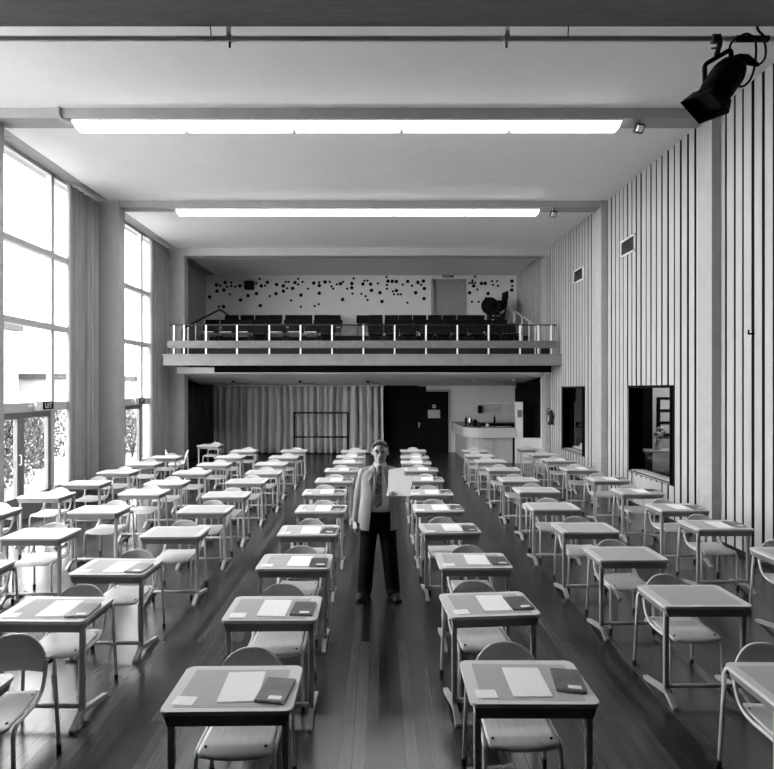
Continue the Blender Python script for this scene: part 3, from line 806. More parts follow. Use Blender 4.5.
# vents on the striped wall
for lab, y0, y1, z0, z1 in (('dark louvred vent high on the striped wall above the larger window', 10.72, 11.36, 5.12, 5.46), ('dark louvred vent high on the striped wall towards the balcony', 13.45, 14.1, 5.1, 5.44)):
    t = thing('air_vent', lab, 'vent', (XR, (y0+y1)/2, z0), 0, 'vents on the striped wall'); w_ = (y1-y0)/2; hh = z1-z0
    b = MB(); b.box(-.03, 0, -w_, -w_+.03, 0, hh); b.box(-.03, 0, w_-.03, w_, 0, hh); b.box(-.03, 0, -w_, w_, 0, .03); b.box(-.03, 0, -w_, w_, hh-.03, hh); b.build('vent_frame', 'white', t)
    b = MB(); b.box(-.008, -.002, -w_+.03, w_-.03, .03, hh-.03)
    for k in range(7): b.prism([(-.026, .04+k*.038), (-.022, .04+k*.038), (-.008, .064+k*.038), (-.012, .064+k*.038)], 'y', -w_+.03, w_-.03)
    b.build('louvres', 'book', t)
t = thing('wall_hook', 'small black hook screwed to a white board near the front', 'hook', (XR, wx(0, 1)*0 + F*XR/(753.5-VX), wz(333, F*XR/(753.5-VX))))
b = MB().box(-.012, 0, -.02, .02, -.03, .05); b.tube(fillet([(-.01, 0, .0), (-.07, 0, -.02), (-.08, -.02, .04)], .02, 3), .012, 6); b.build('hook_arm', 'black', t)
# loudspeaker box on the dotted wall
t = thing('loudspeaker', 'square black loudspeaker box on the dotted wall above the left chairs', 'loudspeaker', (wx(250, YB), YB-.13, wz(290, YB)))
MB().box(-.16, .16, -.12, .124, 0, .3, .01).build('cabinet', 'black', t); MB().box(-.14, .14, -.125, -.119, .02, .28).build('grille', 'vinyl', t)
# signs
def exit_sign(loc, rot, word, lab, w, h, arrow):
    t = thing('exit_sign', lab, 'exit sign', loc); t.rotation_euler = rot
    MB().box(-w/2, w/2, -h/2, h/2, -.05, .0).build('housing', 'white', t)
    x0 = -w/2 + (.34*w if arrow else 0)
    p = MB().box(x0, w/2-.008, -h/2+.01, h/2-.01, 0, .004).build('face_panel', 'black', t)
    tx = text('lettering', word, h*(.86 if arrow else 1.12), 'white', p); tx.location = ((x0+w/2)/2, -.002, .0045)
    if arrow:
        a = MB(); a.prism([(-w/2-.22, 0), (-w/2-.12, .035), (-w/2-.12, .012), (-w/2, .012), (-w/2, -.012), (-w/2-.12, -.012), (-w/2-.12, -.035)], 'z', -.03, -.02); a.build('arrow', 'white', t)
    return t
exit_sign((XW+.14, 10.16, 2.035), (PI/2, 0, PI/2), 'UIT', 'white and black exit sign over the garden doors in the near window', .52, .165, True)
exit_sign((XW+.14, 14.2, 2.035), (PI/2, 0, PI/2), 'UIT', 'white and black exit sign over the doors in the rear window', .52, .165, True)
exit_sign((wx(448.3, YB-.06), YB-.01, wz(276, YB)), (PI/2, 0, 0), 'EXIT', 'black exit sign with white letters above the upper grey door', .42, .15, False)

# ------------------------------------------------------------------ lamps
def lamp_segment(L_):
    t = thing('ceiling_light', '', 'ceiling light', group='fluorescent lights in a line')
    MB().box(-L_/2, L_/2, -.13, .13, -.028, 0).build('housing', 'white', t)
    b = MB(); b.prism([(-.13, -.026), (.13, -.026), (.085, -.115), (-.085, -.115)], 'x', -L_/2+.01, L_/2-.01)
    for v in b.b.verts:
        if v.co.z < -.1: v.co.x *= 1-.05/L_
    b.build('diffuser', 'tubeglow', t)
    la = bpy.data.lights.new('tube_light', 'AREA'); la.shape = 'RECTANGLE'; la.size = L_*.96; la.size_y = .16; la.energy = 15
    lo = bpy.data.objects.new('lamp_tube', la); COL.objects.link(lo); lo.parent = t; lo.location = (0, 0, -.1165)
    return t
for Y, px0, px1, lab in ((8.25, 76, 619, 'nearer'), (12.27, 178, 538, 'farther')):
    x0, x1 = wx(px0, Y), wx(px1, Y); L_ = (x1-x0)/5
    ls = lamp_segment(L_) if lab == 'nearer' else ls
    for k in range(5):
        loc = (x0 + (k+.5)*L_, Y, ZC-.15)
        la = 'lit fluorescent ceiling light, %s from the left in the %s line' % (ORD[k+1], lab)
        if lab == 'nearer' and k == 0: ls.location = loc; ls['label'] = la
        else: dup(ls, loc, 0, la)
tag(MB().tube(fillet([(wx(60, 8.1), 8.075, ZC), (wx(60, 8.1), 8.075, wz(120, 8.1)), (wx(76, 8.2), 8.2, wz(124, 8.2))], .12), .02, 8).build('conduit', 'leg'), 'grey conduit bending to the left end of the nearer light line', 'conduit')
tag(MB().tube([(-5.8, 12.25, ZC-.17), (wx(179, 12.27), 12.25, ZC-.19)], .02, 8).build('conduit', 'leg'), 'grey conduit running to the left end of the farther light line', 'conduit')
for px, py, Y, lab in ((638.5, 129.5, 8.2, 'small square sensor lamp under the nearer beam by the striped wall'), (553, 215, 12.2, 'small square sensor lamp under the farther beam by the striped wall')):
    t = thing('sensor_lamp', lab, 'sensor', (wx(px, Y), Y, ZC-.15), 0, 'sensor lamps under the beams')
    MB().lathe([(.03, -.05), (.03, 0)], (0, 0, 0), 10).build('mount', 'tray', t)
    MB().rbox((0, -.02, -.12), (.14, .09, .14), Euler((.5, 0, .3)).to_matrix(), .02).build('lamp_head', 'darkmetal', t)
    MB().rbox((-.008, -.055, -.14), (.1, .05, .09), Euler((.5, 0, .3)).to_matrix(), .01).build('lens', 'white', t)
for px, lab in ((474, 'white pendant stub under the lower ceiling, left of two by the bar'), (513.5, 'white pendant stub under the lower ceiling, right of two by the bar')):
    z_ = wz(379.5, 17.8); t = thing('pendant_stub', lab, 'pendant', (wx(px, 17.8), 17.8, z_), 0, 'pendant stubs by the bar')
    MB().lathe([(.045, -.06), (.045, .1)], (0, 0, 0), 12).build('shade', 'white', t); MB().tube([(0, 0, .09), (0, 0, 2.815-.085*1.8-z_)], .012, 6).build('rod', 'white', t)
for px, lab in ((233, 'leftmost dark hinge bracket under the lower ceiling'), (300, 'middle dark hinge bracket under the lower ceiling'), (368, 'rightmost dark hinge bracket under the lower ceiling')):
    z_ = 2.815-.085*2.2; t = thing('ceiling_bracket', lab, 'bracket', (wx(px, 18.2), 18.2, z_), 0, 'brackets under the lower ceiling')
    b = MB().box(-.04, .04, -.05, .05, -.07, .0); b.build('plate', 'darkmetal', t)
    MB().tube([(0, 0, -.05), (.38, .8, -.09)], .014, 6).build('arm', 'leg', t)

# pipe, straps and theatre spotlight
PY = 4.06; PZ = wz(38.9, PY)
tag(MB().tube([(-6.4, PY, PZ), (5.1, PY, PZ)], .021, 14).build('lighting_pipe', 'pipe'), 'long horizontal steel pipe hung below the dark beam', 'pipe')
for px, lab in ((227.5, 'left steel hanger strap holding the lighting pipe'), (508.5, 'right steel hanger strap holding the lighting pipe')):
    t = thing('pipe_hanger', lab, 'hanger', (wx(px, 4), PY, PZ), 0, 'pipe hangers')
    MB().box(-.017, .017, -.03, -.024, -.03, 5.05+.02-PZ).build('strap', 'pipe', t)
    b = MB().lathe([(.028, -.02), (.028, .02)], (0, 0, 0), 14, 'x'); b.build('clamp_ring', 'pipe', t)
    MB().tube([(0, 0, -.02), (0, 0, -.065)], .009, 8).build('clamp_bolt', 'darkmetal', t)
for px, lab in ((211, 'thin black wire hanging left above the lighting pipe'), (568, 'thin black wire hanging right above the lighting pipe')):
    tag(MB().tube([(wx(px, 4), 3.99, 5.06), (wx(px, 4), 4.0, wz(37, 4))], .004, 6).build('hanging_wire', 'black'), lab, 'wire', 'wires above the pipe')
Z8 = lambda u, v, Y=4.0: Vector((wx(670+u/7.394, Y), Y, wz(20+v/7.394, Y)))
spot = thing('stage_spotlight', 'black theatre spotlight with square hood clamped to the pipe, top right', 'spotlight', Z8(345, 270))
inv = -Vector(spot.location)
def sp(b): b.b.transform(Matrix.Translation(inv)); return b
ax0, C = Z8(432, 395, 4.05), Z8(255, 650, 3.84)
d = (C-ax0).normalized(); q = d.to_track_quat('Z', 'Y').to_matrix().to_4x4(); L_ = (C-ax0).length
b = MB().lathe([(.02, -.10), (.075, -.085), (.108, -.04), (.116, .02), (.116, L_*.5), (.108, L_*.55), (.108, L_*.8)], (0, 0, 0), 24)
b.b.transform(Matrix.Translation(ax0) @ q); sp(b).build('lamp_body', 'black', spot)
cam0 = Vector((0, 0, H)); mouth = []
for u, v in ((75, 610), (215, 770), (435, 690), (295, 530)):
    r = Z8(u, v, 4.0) - cam0; mouth.append(cam0 + r*((C-cam0).dot(d)/r.dot(d)))
back = [C + (m_-C)*.8 - d*.17 for m_ in mouth]
b = MB().loft([back, mouth], cap=False, smooth=False); hd = sp(b).build('hood', 'black', spot); md = hd.modifiers.new('t', 'SOLIDIFY'); md.thickness = .005
b = MB().lathe([(.10, L_*.8), (.10, L_*.8+.008)], (0, 0, 0), 24); b.b.transform(Matrix.Translation(ax0) @ q); sp(b).build('lens', 'darktop', spot)
b = MB()
for k in range(3): b.lathe([(.119, .02+k*.03), (.119, .02+k*.03+.012)], (0, 0, 0), 24)
b.b.transform(Matrix.Translation(ax0) @ q); sp(b).build('cooling_ribs', 'black', spot)
yk = fillet([Z8(258, 490), Z8(255, 330), Z8(448, 218), Z8(460, 345)], .03, 4)
sp(MB().tube(yk, .017, 8, True)).build('yoke', 'black', spot)
b = MB(); b.tube([Z8(345, 270), Z8(352, 235, 4.03), Z8(366, 190, 4.05), Z8(370, 140, PY)], .02, 8); b.lathe([(.034, -.025), (.034, .025)], (wx(670+375/7.394, 4), PY, PZ), 14, 'x'); sp(b).build('hook_clamp', 'darkmetal', spot)
sp(MB().tube([Z8(300, 212, 4.04), Z8(352, 205, 4.04)], .008, 6)).build('clamp_bolt', 'chrome', spot)
b = MB().tube([Z8(472, 272), Z8(500, 282), Z8(560, 290), Z8(610, 315), Z8(655, 335)], [.012, .03, .034, .024, .012], 12); o = b.build('cable_plug', 'rubber'); tag(o, 'black cable plug connected beside the spotlight yoke', 'plug')
def cable(pts, r, lab):
    pts = fillet(pts, .12, 6); tag(MB().tube(pts, r, 8).build('power_cable', 'rubber'), lab, 'cable', 'black cables by the spotlight')
cable([Z8(440, 225), Z8(445, 180), Z8(470, 150, 4.05), Z8(520, 118, 4.03), Z8(570, 95, 4.02), Z8(610, 125, 4.03), Z8(720, 130, 4.03)], .008, 'black cable looped over the pipe from the spotlight yoke')
cable([Z8(630, 130, 4.02), Z8(640, 260), Z8(610, 430), Z8(540, 500), Z8(485, 480, 4.0)], .008, 'black cable hanging in a loop right of the spotlight body')
cable([Z8(650, 335), Z8(700, 300), Z8(712, 220), Z8(695, 150, 4.02)], .008, 'black cable rising from the plug to the pipe')
cable([Z8(635, 20, 4.0), Z8(650, 75), Z8(680, 105, 4.02), Z8(700, 125, 4.03)], .008, 'black cable dropping from the dark beam to the pipe end')
b = MB().tube([Vector((wx(670+520/7.394, 4), PY, PZ)), Vector((wx(774, 4), PY, PZ))], .024, 10); tag(b.build('cable_wrap', 'rubber'), 'black cable wound around the right end of the pipe', 'cable')
# ------------------------------------------------------------------ side room furniture
t = thing('side_table', 'dark narrow table seen through the larger window in the striped wall', 'table', (6.35, 12.05, 0))
MB().box(-.5, .55, -.25, .25, .95, .99).build('table_top', 'card', t)
for sx in (-.45, .5):
    for sy in (-.2, .2): MB().box(sx-.025, sx+.025, sy-.025, sy+.025, 0, .95).build('leg', 'black', t)
t = thing('flower_vase', 'pale vase of flowers on the table behind the larger window', 'vase', (6.25, 12.0, .99))
MB().lathe([(.05, 0), (.08, .08), (.05, .2), (.06, .24)], (0, 0, 0), 14).build('vase_body', 'white', t)
r_ = random.Random(4); b = MB()
for k in range(16):
    x, y, z = r_.uniform(-.12, .12), r_.uniform(-.12, .12), r_.uniform(.3, .5)
    b.tube([(0, 0, .2), (x, y, z)], .006, 5); b.ball((x, y, z), .04, 1)
b.build('flowers', 'card', t)
t = thing('coffee_jug', 'dark jug beside the flower vase behind the larger window', 'jug', (6.62, 11.95, .99))
MB().lathe([(.09, 0), (.11, .1), (.08, .22), (.05, .26)], (0, 0, 0), 14).build('jug_body', 'black', t); MB().tube(fillet([(.08, 0, .2), (.17, 0, .2), (.17, 0, .06), (.09, 0, .06)], .03, 3), .012, 6).build('handle', 'black', t)
t = thing('picture_frame', 'black frame with three white panes on the wall behind the larger window', 'picture', (6.72, 12.59, 1.26))
b = MB(); b.box(-.2, -.15, -.05, 0, 0, .9); b.box(.15, .2, -.05, 0, 0, .9)
for z in (0, .283, .566, .85): b.box(-.15, .15, -.05, 0, z, z+.05)
b.build('frame', 'black', t)
for z in (.05, .333, .616): MB().box(-.15, .15, -.02, -.01, z, z+.235).build('white_pane', 'paper', t)
t = thing('fill_lamp', 'added unseen fill lamp brightening the side room', 'lamp', (6.9, 11.3, 2.9))  # lamp added out of view to brighten the side room's white wall
MB().lathe([(.12, -.03), (.12, 0)], (0, 0, 0), 20).build('fill_base', 'white', t); MB().lathe([(.03, -.12), (.09, -.09), (.11, -.03)], (0, 0, 0), 20).build('fill_bowl', 'lit', t)
t = thing('sideboard', 'low cabinet with white cloth behind the farther striped wall window', 'cabinet', (5.85, 14.4, 0))
MB().box(-.4, .4, -.8, .8, 0, .72).build('cabinet', 'black', t); MB().box(-.42, .42, -.82, .82, .72, .74).build('cloth', 'card', t)
t = thing('cloth_bundle', 'pale crumpled cloth bundle in the farther striped wall window', 'cloth', (5.8, 14.6, .74))
b = MB(); [b.ball((r_.uniform(-.2, .2), r_.uniform(-.3, .3), r_.uniform(.03, .16)), (r_.uniform(.1, .16), r_.uniform(.1, .18), .09), 2) for _ in range(9)]
bm_ = remesh(b, 'cloth_folds', 'card', .02, 3, t)

# ------------------------------------------------------------------ the man
MX, MY = -.017, 6.07
man_label = 'person standing in the aisle in pale tweed jacket, holding up papers'
b = MB()
HX, HY = .03, .015       # head centre
# trunk, neck
b.chain([(0, .02, .92), (.01, .0, 1.1), (.02, .01, 1.3), (.025, .02, 1.42)], [.12, .13, .13, .10])
b.chain([(.025, .03, 1.42), (HX, .015, 1.56)], [.068, .058])
for s in (-1, 1): b.caps((.025+s*.05, .02, 1.40), (.025+s*.16, .02, 1.39), .055, .045)
# legs
LEG = {-1: [(-.09, .02, .93), (-.115, 0, .5), (-.145, .03, .09)], 1: [(.10, .02, .93), (.135, -.01, .5), (.175, .03, .09)]}
for s in (-1, 1):
    b.chain(LEG[s], [.1, .062, .042]); b.caps((LEG[s][2][0], .03, .05), (LEG[s][2][0]+s*.02, -.06, .035), .034, .022)
# viewer-left arm hangs, viewer-right arm raised with the papers
AL = [(-.165, .02, 1.40), (-.215, .045, 1.12), (-.245, -.01, .88)]
AR = [(.215, .02, 1.40), (.275, .03, 1.12), (.20, -.235, 1.195)]
b.chain(AL, [.055, .044, .03]); b.chain(AR, [.055, .044, .03])
# hanging hand: palm, four curled fingers, thumb
w = Vector(AL[2])
b.chain([w, w + Vector((-.004, -.012, -.05)), w + Vector((-.004, -.022, -.085))], [.028, .030, .028])
for k, (dy, L_) in enumerate(((-.032, .062), (-.011, .072), (.010, .067), (.030, .052))):
    p0 = w + Vector((-.006, -.02+dy, -.085)); p1 = p0 + Vector((.002, -.004, -L_*.5)); p2 = p1 + Vector((.014, -.004, -L_*.36)); p3 = p2 + Vector((.016, -.002, -L_*.18))
    b.chain([p0, p1, p2, p3], [.0105, .0098, .009, .0075])
b.chain([w + Vector((.004, -.03, -.03)), w + Vector((.012, -.058, -.058)), w + Vector((.014, -.066, -.09))], [.015, .012, .009])
# raised hand: palm behind the papers' lower edge, fingers folded over the front
w = Vector(AR[2])
b.chain([w, w + Vector((-.02, -.05, .012)), w + Vector((-.028, -.085, .022))], [.028, .032, .030])
for k, (dx, L_) in enumerate(((-.042, .06), (-.018, .07), (.006, .066), (.029, .05))):
    p0 = w + Vector((-.026+dx*.9, -.085, .012)); p1 = p0 + Vector((dx*.15, -.038, .004)); p2 = p1 + Vector((0, -.006, L_*.45)); p3 = p2 + Vector((0, .004, L_*.3))
    b.chain([p0, p1, p2, p3], [.0105, .010, .009, .0078])
b.chain([w + Vector((-.045, -.05, .02)), w + Vector((-.075, -.07, .045)), w + Vector((-.08, -.075, .075))], [.015, .012, .009])
# head
body = b; b = MB()
HM = Matrix.Translation((HX, HY, 1.77)) @ Matrix.Diagonal((1.13, 1.08, 1.09, 1)) @ Matrix.Translation((-HX, -HY, -1.766))
def hp(x, y, z): return (HX + x, HY + y, z)
b.ball(hp(0, .005, 1.66), (.074, .094, .095), 3); b.ball(hp(0, -.028, 1.60), (.06, .066, .078), 3); b.ball(hp(0, -.06, 1.555), (.036, .034, .028), 2)
b.ball(hp(-.034, -.055, 1.605), (.026, .03, .03)); b.ball(hp(.034, -.055, 1.605), (.026, .03, .03))
b.chain([hp(0, -.088, 1.66), hp(0, -.104, 1.635), hp(0, -.112, 1.618)], [.009, .011, .015]); b.ball(hp(-.012, -.1, 1.614), .010); b.ball(hp(.012, -.1, 1.614), .010)
b.caps(hp(-.04, -.078, 1.674), hp(.04, -.078, 1.674), .013, .013)
b.caps(hp(-.018, -.092, 1.586), hp(.018, -.092, 1.586), .008, .008); b.caps(hp(-.016, -.09, 1.574), hp(.016, -.09, 1.574), .009, .009)
for s in (-1, 1): b.ball(hp(s*.077, .012, 1.635), (.012, .022, .034))
b.b.transform(HM); body.join(b); b = body
man = remesh(b, 'person', 'skin', .0055, 3)
man.location = (MX, MY, 0); tag(man, man_label, 'person')
# eyes, mouth, hair, glasses
for s in (-1, 1): MB().ball(hp(s*.031, -.083, 1.652), (.013, .010, .008), 2).build('eye', 'eye', man, smooth=True).data.transform(HM)
MB().caps(hp(-.02, -.096, 1.580), hp(.02, -.096, 1.580), .0045, .0045).build('mouth', 'lip', man, smooth=True).data.transform(HM)
b = MB(); b.ball(hp(0, .024, 1.676), (.0795, .09, .0925), 3)
for k in range(14):
    a = k/13*PI; b.ball(hp(.066*math.cos(a), -.02-.028*math.sin(a), 1.70+.048*math.sin(a)+.003*math.sin(5*a)), (.015, .024, .014), 2)
for s in (-1, 1): b.ball(hp(s*.073, .025, 1.665), (.013, .042, .045), 2)
b.ball(hp(-.012, -.02, 1.752), (.042, .05, .022), 2)
hair = remesh(b, 'hair', 'hair', .005, 2, man)
bm = bmesh.new(); bm.from_mesh(hair.data)
bmesh.ops.delete(bm, geom=[v for v in bm.verts if (v.co.y < HY-.045 and v.co.z < 1.712 + .15*(v.co.x-HX) + .008*math.sin(v.co.x*90)) or (v.co.y < HY-.0 and v.co.z < 1.65) or v.co.z < 1.605], context='VERTS'); bm.to_mesh(hair.data); bm.free(); hair.data.transform(HM)
md = hair.modifiers.new('t', 'SOLIDIFY'); md.thickness = .006
b = MB()
for s in (-1, 1):
    b.tube([hp(s*.034+.023*math.cos(t*PI/8), -.104, 1.650+.018*math.sin(t*PI/8)) for t in range(17)], .0022, 6, False)
    b.tube([hp(s*.057, -.104, 1.655), hp(s*.08, -.03, 1.655), hp(s*.078, .02, 1.645)], .0022, 6)
b.tube([hp(-.011, -.104, 1.652), hp(0, -.108, 1.656), hp(.011, -.104, 1.652)], .0022, 6)
b.build('glasses', 'lens', man).data.transform(HM)
# trousers
b = MB(); b.chain([(.005, .02, 1.0), (.005, .02, .9)], [.155, .16]); b.ball((.005, .0, .99), (.19, .145, .1)); b.ball((.005, .01, .91), (.195, .145, .11))
for s in (-1, 1):
    L = LEG[s]; b.chain([(s*.09+.005, .015, .9), (L[1][0], .0, .5), (L[2][0], .022, .07)], [.108, .089, .083])
    b.ball((L[2][0], .01, .07), (.085, .1, .05))
tr = remesh(b, 'trousers', 'trouser', .009, 4, man)
# shoes
for s in (-1, 1):
    x = LEG[s][2][0]; a = s*.28
    b = MB(); b.ball((0, .02, .045), (.046, .075, .05)); b.ball((0, -.09, .035), (.05, .1, .04)); b.ball((0, -.165, .028), (.042, .05, .028)); b.box(-.046, .046, -.2, .085, 0, .02)
    b.b.transform(Matrix.Translation((x, .02, 0)) @ Matrix.Rotation(a, 4, 'Z')); sh = remesh(b, 'shoe', 'leather', .006, 3, man)
    zmin = min(v.co.z for v in sh.data.vertices)
    for v in sh.data.vertices: v.co.z -= zmin
# torso shells
SEC = [(.99, .0, .005, .175, .15), (1.06, .005, -.005, .178, .165), (1.14, .01, -.01, .178, .168), (1.24, .015, -.005, .175, .155), (1.34, .02, .005, .178, .138), (1.40, .022, .012, .17, .118), (1.44, .024, .018, .13, .095), (1.475, .026, .022, .082, .078), (1.52, .028, .018, .068, .068)]
def ring(cx, cy, a, c, z, e=2.4, n=36):
    out = []
    for k in range(n):
        t = 2*PI*k/n; ct, st = math.cos(t), math.sin(t)
        out.append((cx + a*math.copysign(abs(ct)**(2/e), ct), cy + c*math.copysign(abs(st)**(2/e), st), z))
    return out
b = MB(); b.loft([ring(cx, cy, a, c, z) for z, cx, cy, a, c in SEC])
sh = b.build('shirt', 'shirt', man)
b = MB()   # collar points
for s in (-1, 1):
    p = [(.028+s*.008, -.058, 1.512), (.028+s*.066, -.03, 1.53), (.028+s*.075, -.045, 1.495), (.028+s*.035, -.092, 1.462)]
    f1 = [b.b.verts.new(v) for v in p]; f2 = [b.b.verts.new((v[0], v[1]+.008, v[2])) for v in p]
    b.b.faces.new(f1); b.b.faces.new(f2[::-1])
    for i in range(4): b.b.faces.new((f1[i], f1[(i+1) % 4], f2[(i+1) % 4], f2[i]))
b.build('shirt_collar', 'shirt', man)
# jacket: open-fronted shell with sleeves
JS = [  # z, cx, cy, a, c, left edge x, right edge x
 (.77, .0, .015, .228, .165, -.09, .15), (.90, .0, .01, .222, .17, -.075, .145), (1.0, .005, .0, .212, .178, -.065, .14), (1.1, .01, -.005, .203, .183, -.055, .135), (1.2, .015, -.005, .2, .178, -.045, .12), (1.3, .02, .0, .203, .162, -.03, .10), (1.38, .024, .008, .205, .14, -.015, .085), (1.425, .026, .014, .185, .115, -.010, .072), (1.455, .026, .02, .13, .095, -.02, .07), (1.49, .027, .026, .078, .08, -.035, .08), (1.525, .028, .03, .074, .072, -.04, .09)]
b = MB(); b.loft([ring(cx, cy, a, c, z) for z, cx, cy, a, c, xl, xr in JS])
def sleeve(pts, rs):
    b.chain(fillet(pts, .10, 4), [rs[0] + (rs[1]-rs[0])*k/6 for k in range(7)])
sleeve([(-.15, .02, 1.385), (-.215, .045, 1.12), (-.243, -.005, .885)], (.07, .05))
sleeve([(.20, .02, 1.385), (.282, .035, 1.10), (.218, -.18, 1.18)], (.07, .05))
b.caps((-.09, .022, 1.43), (-.155, .02, 1.40), .05, .06); b.caps((.14, .022, 1.43), (.205, .02, 1.40), .05, .06)
jk = remesh(b, 'jacket', 'tweed', .007, 4, man)
def edge(z):
    for p, q_ in zip(JS, JS[1:]):
        if p[0] <= z <= q_[0]:
            f = (z-p[0])/(q_[0]-p[0]); return p[5]+f*(q_[5]-p[5]), p[6]+f*(q_[6]-p[6]), p[2]+f*(q_[2]-p[2])
    return (JS[0][5], JS[0][6], 0) if z < JS[0][0] else (JS[-1][5], JS[-1][6], .03)
bm = bmesh.new(); bm.from_mesh(jk.data); kill = []
cuff = Vector((.218, -.18, 1.18)); cd = (cuff - Vector((.282, .035, 1.10))).normalized()
for v in bm.verts:
    x, y, z = v.co; xl, xr, cy = edge(z)
    if y < cy - .02 and xl < x < xr and abs(x) < .19: kill.append(v)
    elif z > 1.515: kill.append(v)
    elif z < .778 and abs(x) < .24 and x > -.19 + .0: kill.append(v)
    elif z < .85 and x < -.20 and y < .03: kill.append(v)
    elif x > .12 and (v.co-cuff).dot(cd) > .035: kill.append(v)
bmesh.ops.delete(bm, geom=kill, context='VERTS'); bm.to_mesh(jk.data); bm.free()
md = jk.modifiers.new('t', 'SOLIDIFY'); md.thickness = .008
b = MB()   # lapels
for s in (-1, 1):
    xs = {-1: [(-.01, 1.43), (-.045, 1.43), (-.10, 1.36), (-.095, 1.335), (-.06, 1.2), (-.05, 1.16), (-.045, 1.2), (-.025, 1.33)], 1: [(.07, 1.43), (.10, 1.43), (.155, 1.36), (.15, 1.335), (.13, 1.2), (.125, 1.16), (.12, 1.2), (.095, 1.33)]}[s]
    def yy(z, x):
        cx, a, c, cy = .02, .2, .15 + (.02 if z < 1.35 else -.012), .0
        u = min(.98, abs((x-cx)/a)); return cy - c*(1-u**2.4)**(1/2.4) - .014 + (.0 if z < 1.38 else .012)
    f1 = [b.b.verts.new((x, yy(z, x), z)) for x, z in xs]; f2 = [b.b.verts.new((x, yy(z, x)+.007, z)) for x, z in xs]
    b.b.faces.new(f1); b.b.faces.new(f2[::-1])
    for i in range(8): b.b.faces.new((f1[i], f1[(i+1) % 8], f2[(i+1) % 8], f2[i]))
b.build('lapel', 'tweed', man)
# tie
b = MB(); secs = []
for z, w_, y, x in ((1.487, .016, -.075, .028), (1.465, .022, -.092, .027), (1.45, .016, -.1, .026), (1.38, .026, -.128, .022), (1.3, .032, -.148, .018), (1.2, .039, -.172, .012), (1.12, .045, -.184, .006), (1.08, .044, -.182, .003), (1.045, .006, -.178, .0)):
    secs.append([(x-w_, y, z), (x, y-.006, z), (x+w_, y, z), (x+w_, y+.008, z), (x-w_, y+.008, z)])
b.loft(secs, smooth=False); b.build('tie', 'tie', man)
# the papers he holds
def sheet3(name, lab, px, Y, m, th, grp):
    c = []
    for x, y in px:   # leaning back and turned towards the windows
        Yp = Y + (495-y)*.0042 - (x-394)*.0045; c.append(Vector((wx(x, Yp), Yp, wz(y, Yp))))
    n = (c[1]-c[0]).cross(c[2]-c[0]).normalized()*th
    b = MB(); lo = [b.b.verts.new(v) for v in c]; hi = [b.b.verts.new(v+n) for v in c]
    b.b.faces.new(lo); b.b.faces.new(hi[::-1])
    for i in range(4): b.b.faces.new((lo[i], lo[(i+1) % 4], hi[(i+1) % 4], hi[i]))
    return tag(b.build(name, m), lab, 'paper', grp)
sheet3('paper_sheet', 'front white paper the man holds by its lower edge', [(386.4, 495.6), (409.8, 496.2), (413.2, 476.2), (390.4, 475.2)], MY-.356, 'paper', .003, 'papers in the raised hand')
sheet3('paper_sheet', 'upright white paper behind the front one in the raised hand', [(388.0, 494), (404.5, 495), (404.4, 467.0), (388.6, 469.6)], MY-.348, 'paper', .003, 'papers in the raised hand')

# ------------------------------------------------------------------ outside
struct('ground_outside', MB().box(-60, -6.66, -10, 70, -.25, -.12), 'paving')
def bush(name, lab, n, hgt, rad, seed, group):
    r = random.Random(seed); t = thing(name, lab, 'bush', group=group); b = MB()
    for _ in range(n):
        a, u, w_ = r.uniform(0, 2*PI), r.random()**.5, r.random()
        zz = hgt*(.08 + .92*w_); rr_ = rad*u*math.sqrt(max(.05, 1-(2*w_-.75)**2/1.7))
        c = Vector((rr_*math.cos(a), rr_*math.sin(a), zz)); s = r.uniform(.04, .085)
        M3 = Euler((r.uniform(0, 6), r.uniform(0, 6), r.uniform(0, 6))).to_matrix()
        b.b.faces.new([b.b.verts.new(c + M3 @ Vector(v)*s) for v in ((-1, 0, 0), (0, -.5, .1), (1, 0, 0), (0, .5, .1))])
    b.build('foliage', 'leaf', t)
    b = MB()
    for k in range(6):
        a = r.uniform(0, 6.28); b.tube([(0, 0, -.12), (.15*math.cos(a), .15*math.sin(a), hgt*.4), (rad*.6*math.cos(a), rad*.6*math.sin(a), hgt*.85)], .015, 5)
    b.build('stems', 'trouser', t); return t
bu = bush('garden_bush', '', 1500, 2.0, 1.0, 3, 'bushes outside the windows')
SP = [(-9.4, 13.2, 1, 'broad bush outside the near garden doors'), (-10.2, 15.3, .85, 'bush outside the right pane beside the near garden doors'), (-8.8, 11.4, .8, 'low bush outside left of the near garden door handle'), (-11.2, 17.8, 1.0, 'bush farther out beyond the right pane of the near window'), (-10.4, 21.5, .9, 'bush outside the rear window doors'), (-9.0, 19.6, .7, 'low bush close outside the rear window beside the brick pier'), (-13, 15, 1.5, 'tall leafy shrub far outside the near window')]
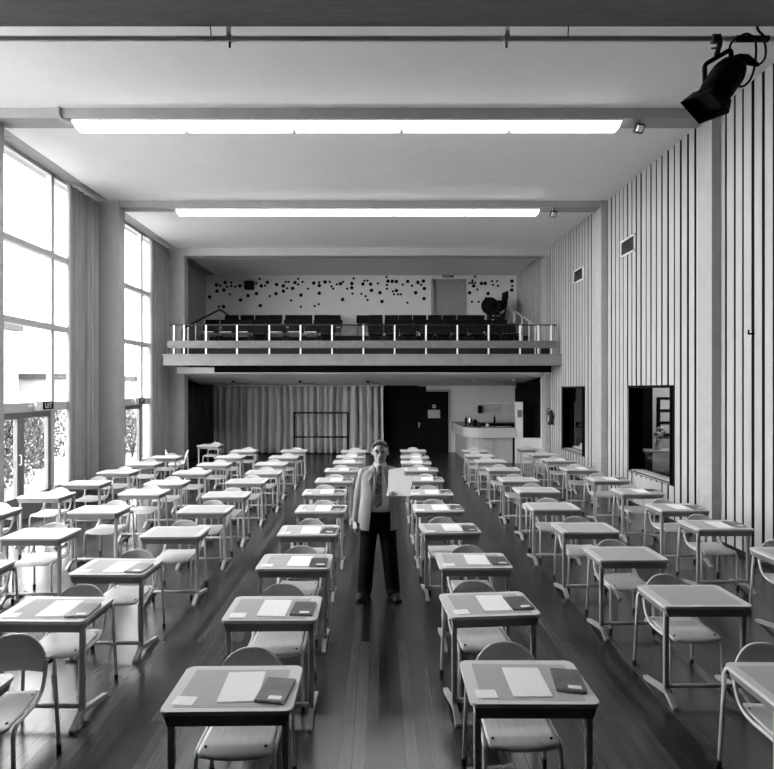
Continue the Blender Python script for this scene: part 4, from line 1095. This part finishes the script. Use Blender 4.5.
for k, (x, y, s, lab) in enumerate(SP):
    o = bu if k == 0 else dup(bu, (0, 0, 0)); o.location = (x, y, -.12 + .12*0); o.rotation_euler = (0, 0, k*1.7); o.scale = (s, s, s); o['label'] = lab
tag(MB().box(-7.25, -6.66, 16.45, 16.8, -.12, 7).build('brick_pier', 'brick'), 'pale brick pier outside the rear window', 'pier')
def house(name, lab, x0, x1, y0, y1, h, ey):
    t = thing(name, lab, 'house', ((x0+x1)/2, y0, -.12), 0, 'houses beyond the garden'); w_ = (x1-x0)/2; d_ = y1-y0
    MB().box(-w_, w_, 0, d_, 0, h).build('wall', 'render', t)
    MB().box(-w_-.2, w_+.2, -.2, d_+.2, h, h+ey).build('roof_edge', 'eave', t)
    b = MB()
    for k in range(3): b.box(-w_*.7+k*w_*.55, -w_*.7+k*w_*.55+w_*.3, -.03, .01, h*.35, h*.75)
    b.build('window', 'frame', t)
house('house', 'low pale house with dark roof edge seen through the near window', -31, -19.4, 34, 42, 3.1, .35)
house('house', 'taller pale house with dark roof edge far beyond the near window', -33, -21.5, 30.5, 32, 5.9, .6)
house('house', 'pale house with dark roof edge seen through the rear window', -30, -19, 46, 54, 3.2, .4)

# ------------------------------------------------------------------ light, camera
w = bpy.data.worlds.new('sky'); sc.world = w; w.use_nodes = True
bg = w.node_tree.nodes['Background']; bg.inputs[0].default_value = (1, 1, 1, 1); bg.inputs[1].default_value = 8.5
cam = bpy.data.cameras.new('camera'); co = bpy.data.objects.new('camera', cam); COL.objects.link(co)
co.location = (0, 0, H); co.rotation_euler = (PI/2, 0, 0)
cam.sensor_fit = 'HORIZONTAL'; cam.sensor_width = 36; cam.lens = F/774*36
cam.shift_x = (387-VX)/774; cam.shift_y = (VY-384.5)/774; cam.clip_start = .05
sc.camera = co
sc.cycles.diffuse_bounces = 8; sc.cycles.max_bounces = 14; sc.cycles.transparent_max_bounces = 24
vs = sc.view_settings; vs.view_transform = 'Standard'; vs.look = 'None'; vs.exposure = 1.0; vs.gamma = 1; vs.use_curve_mapping = False
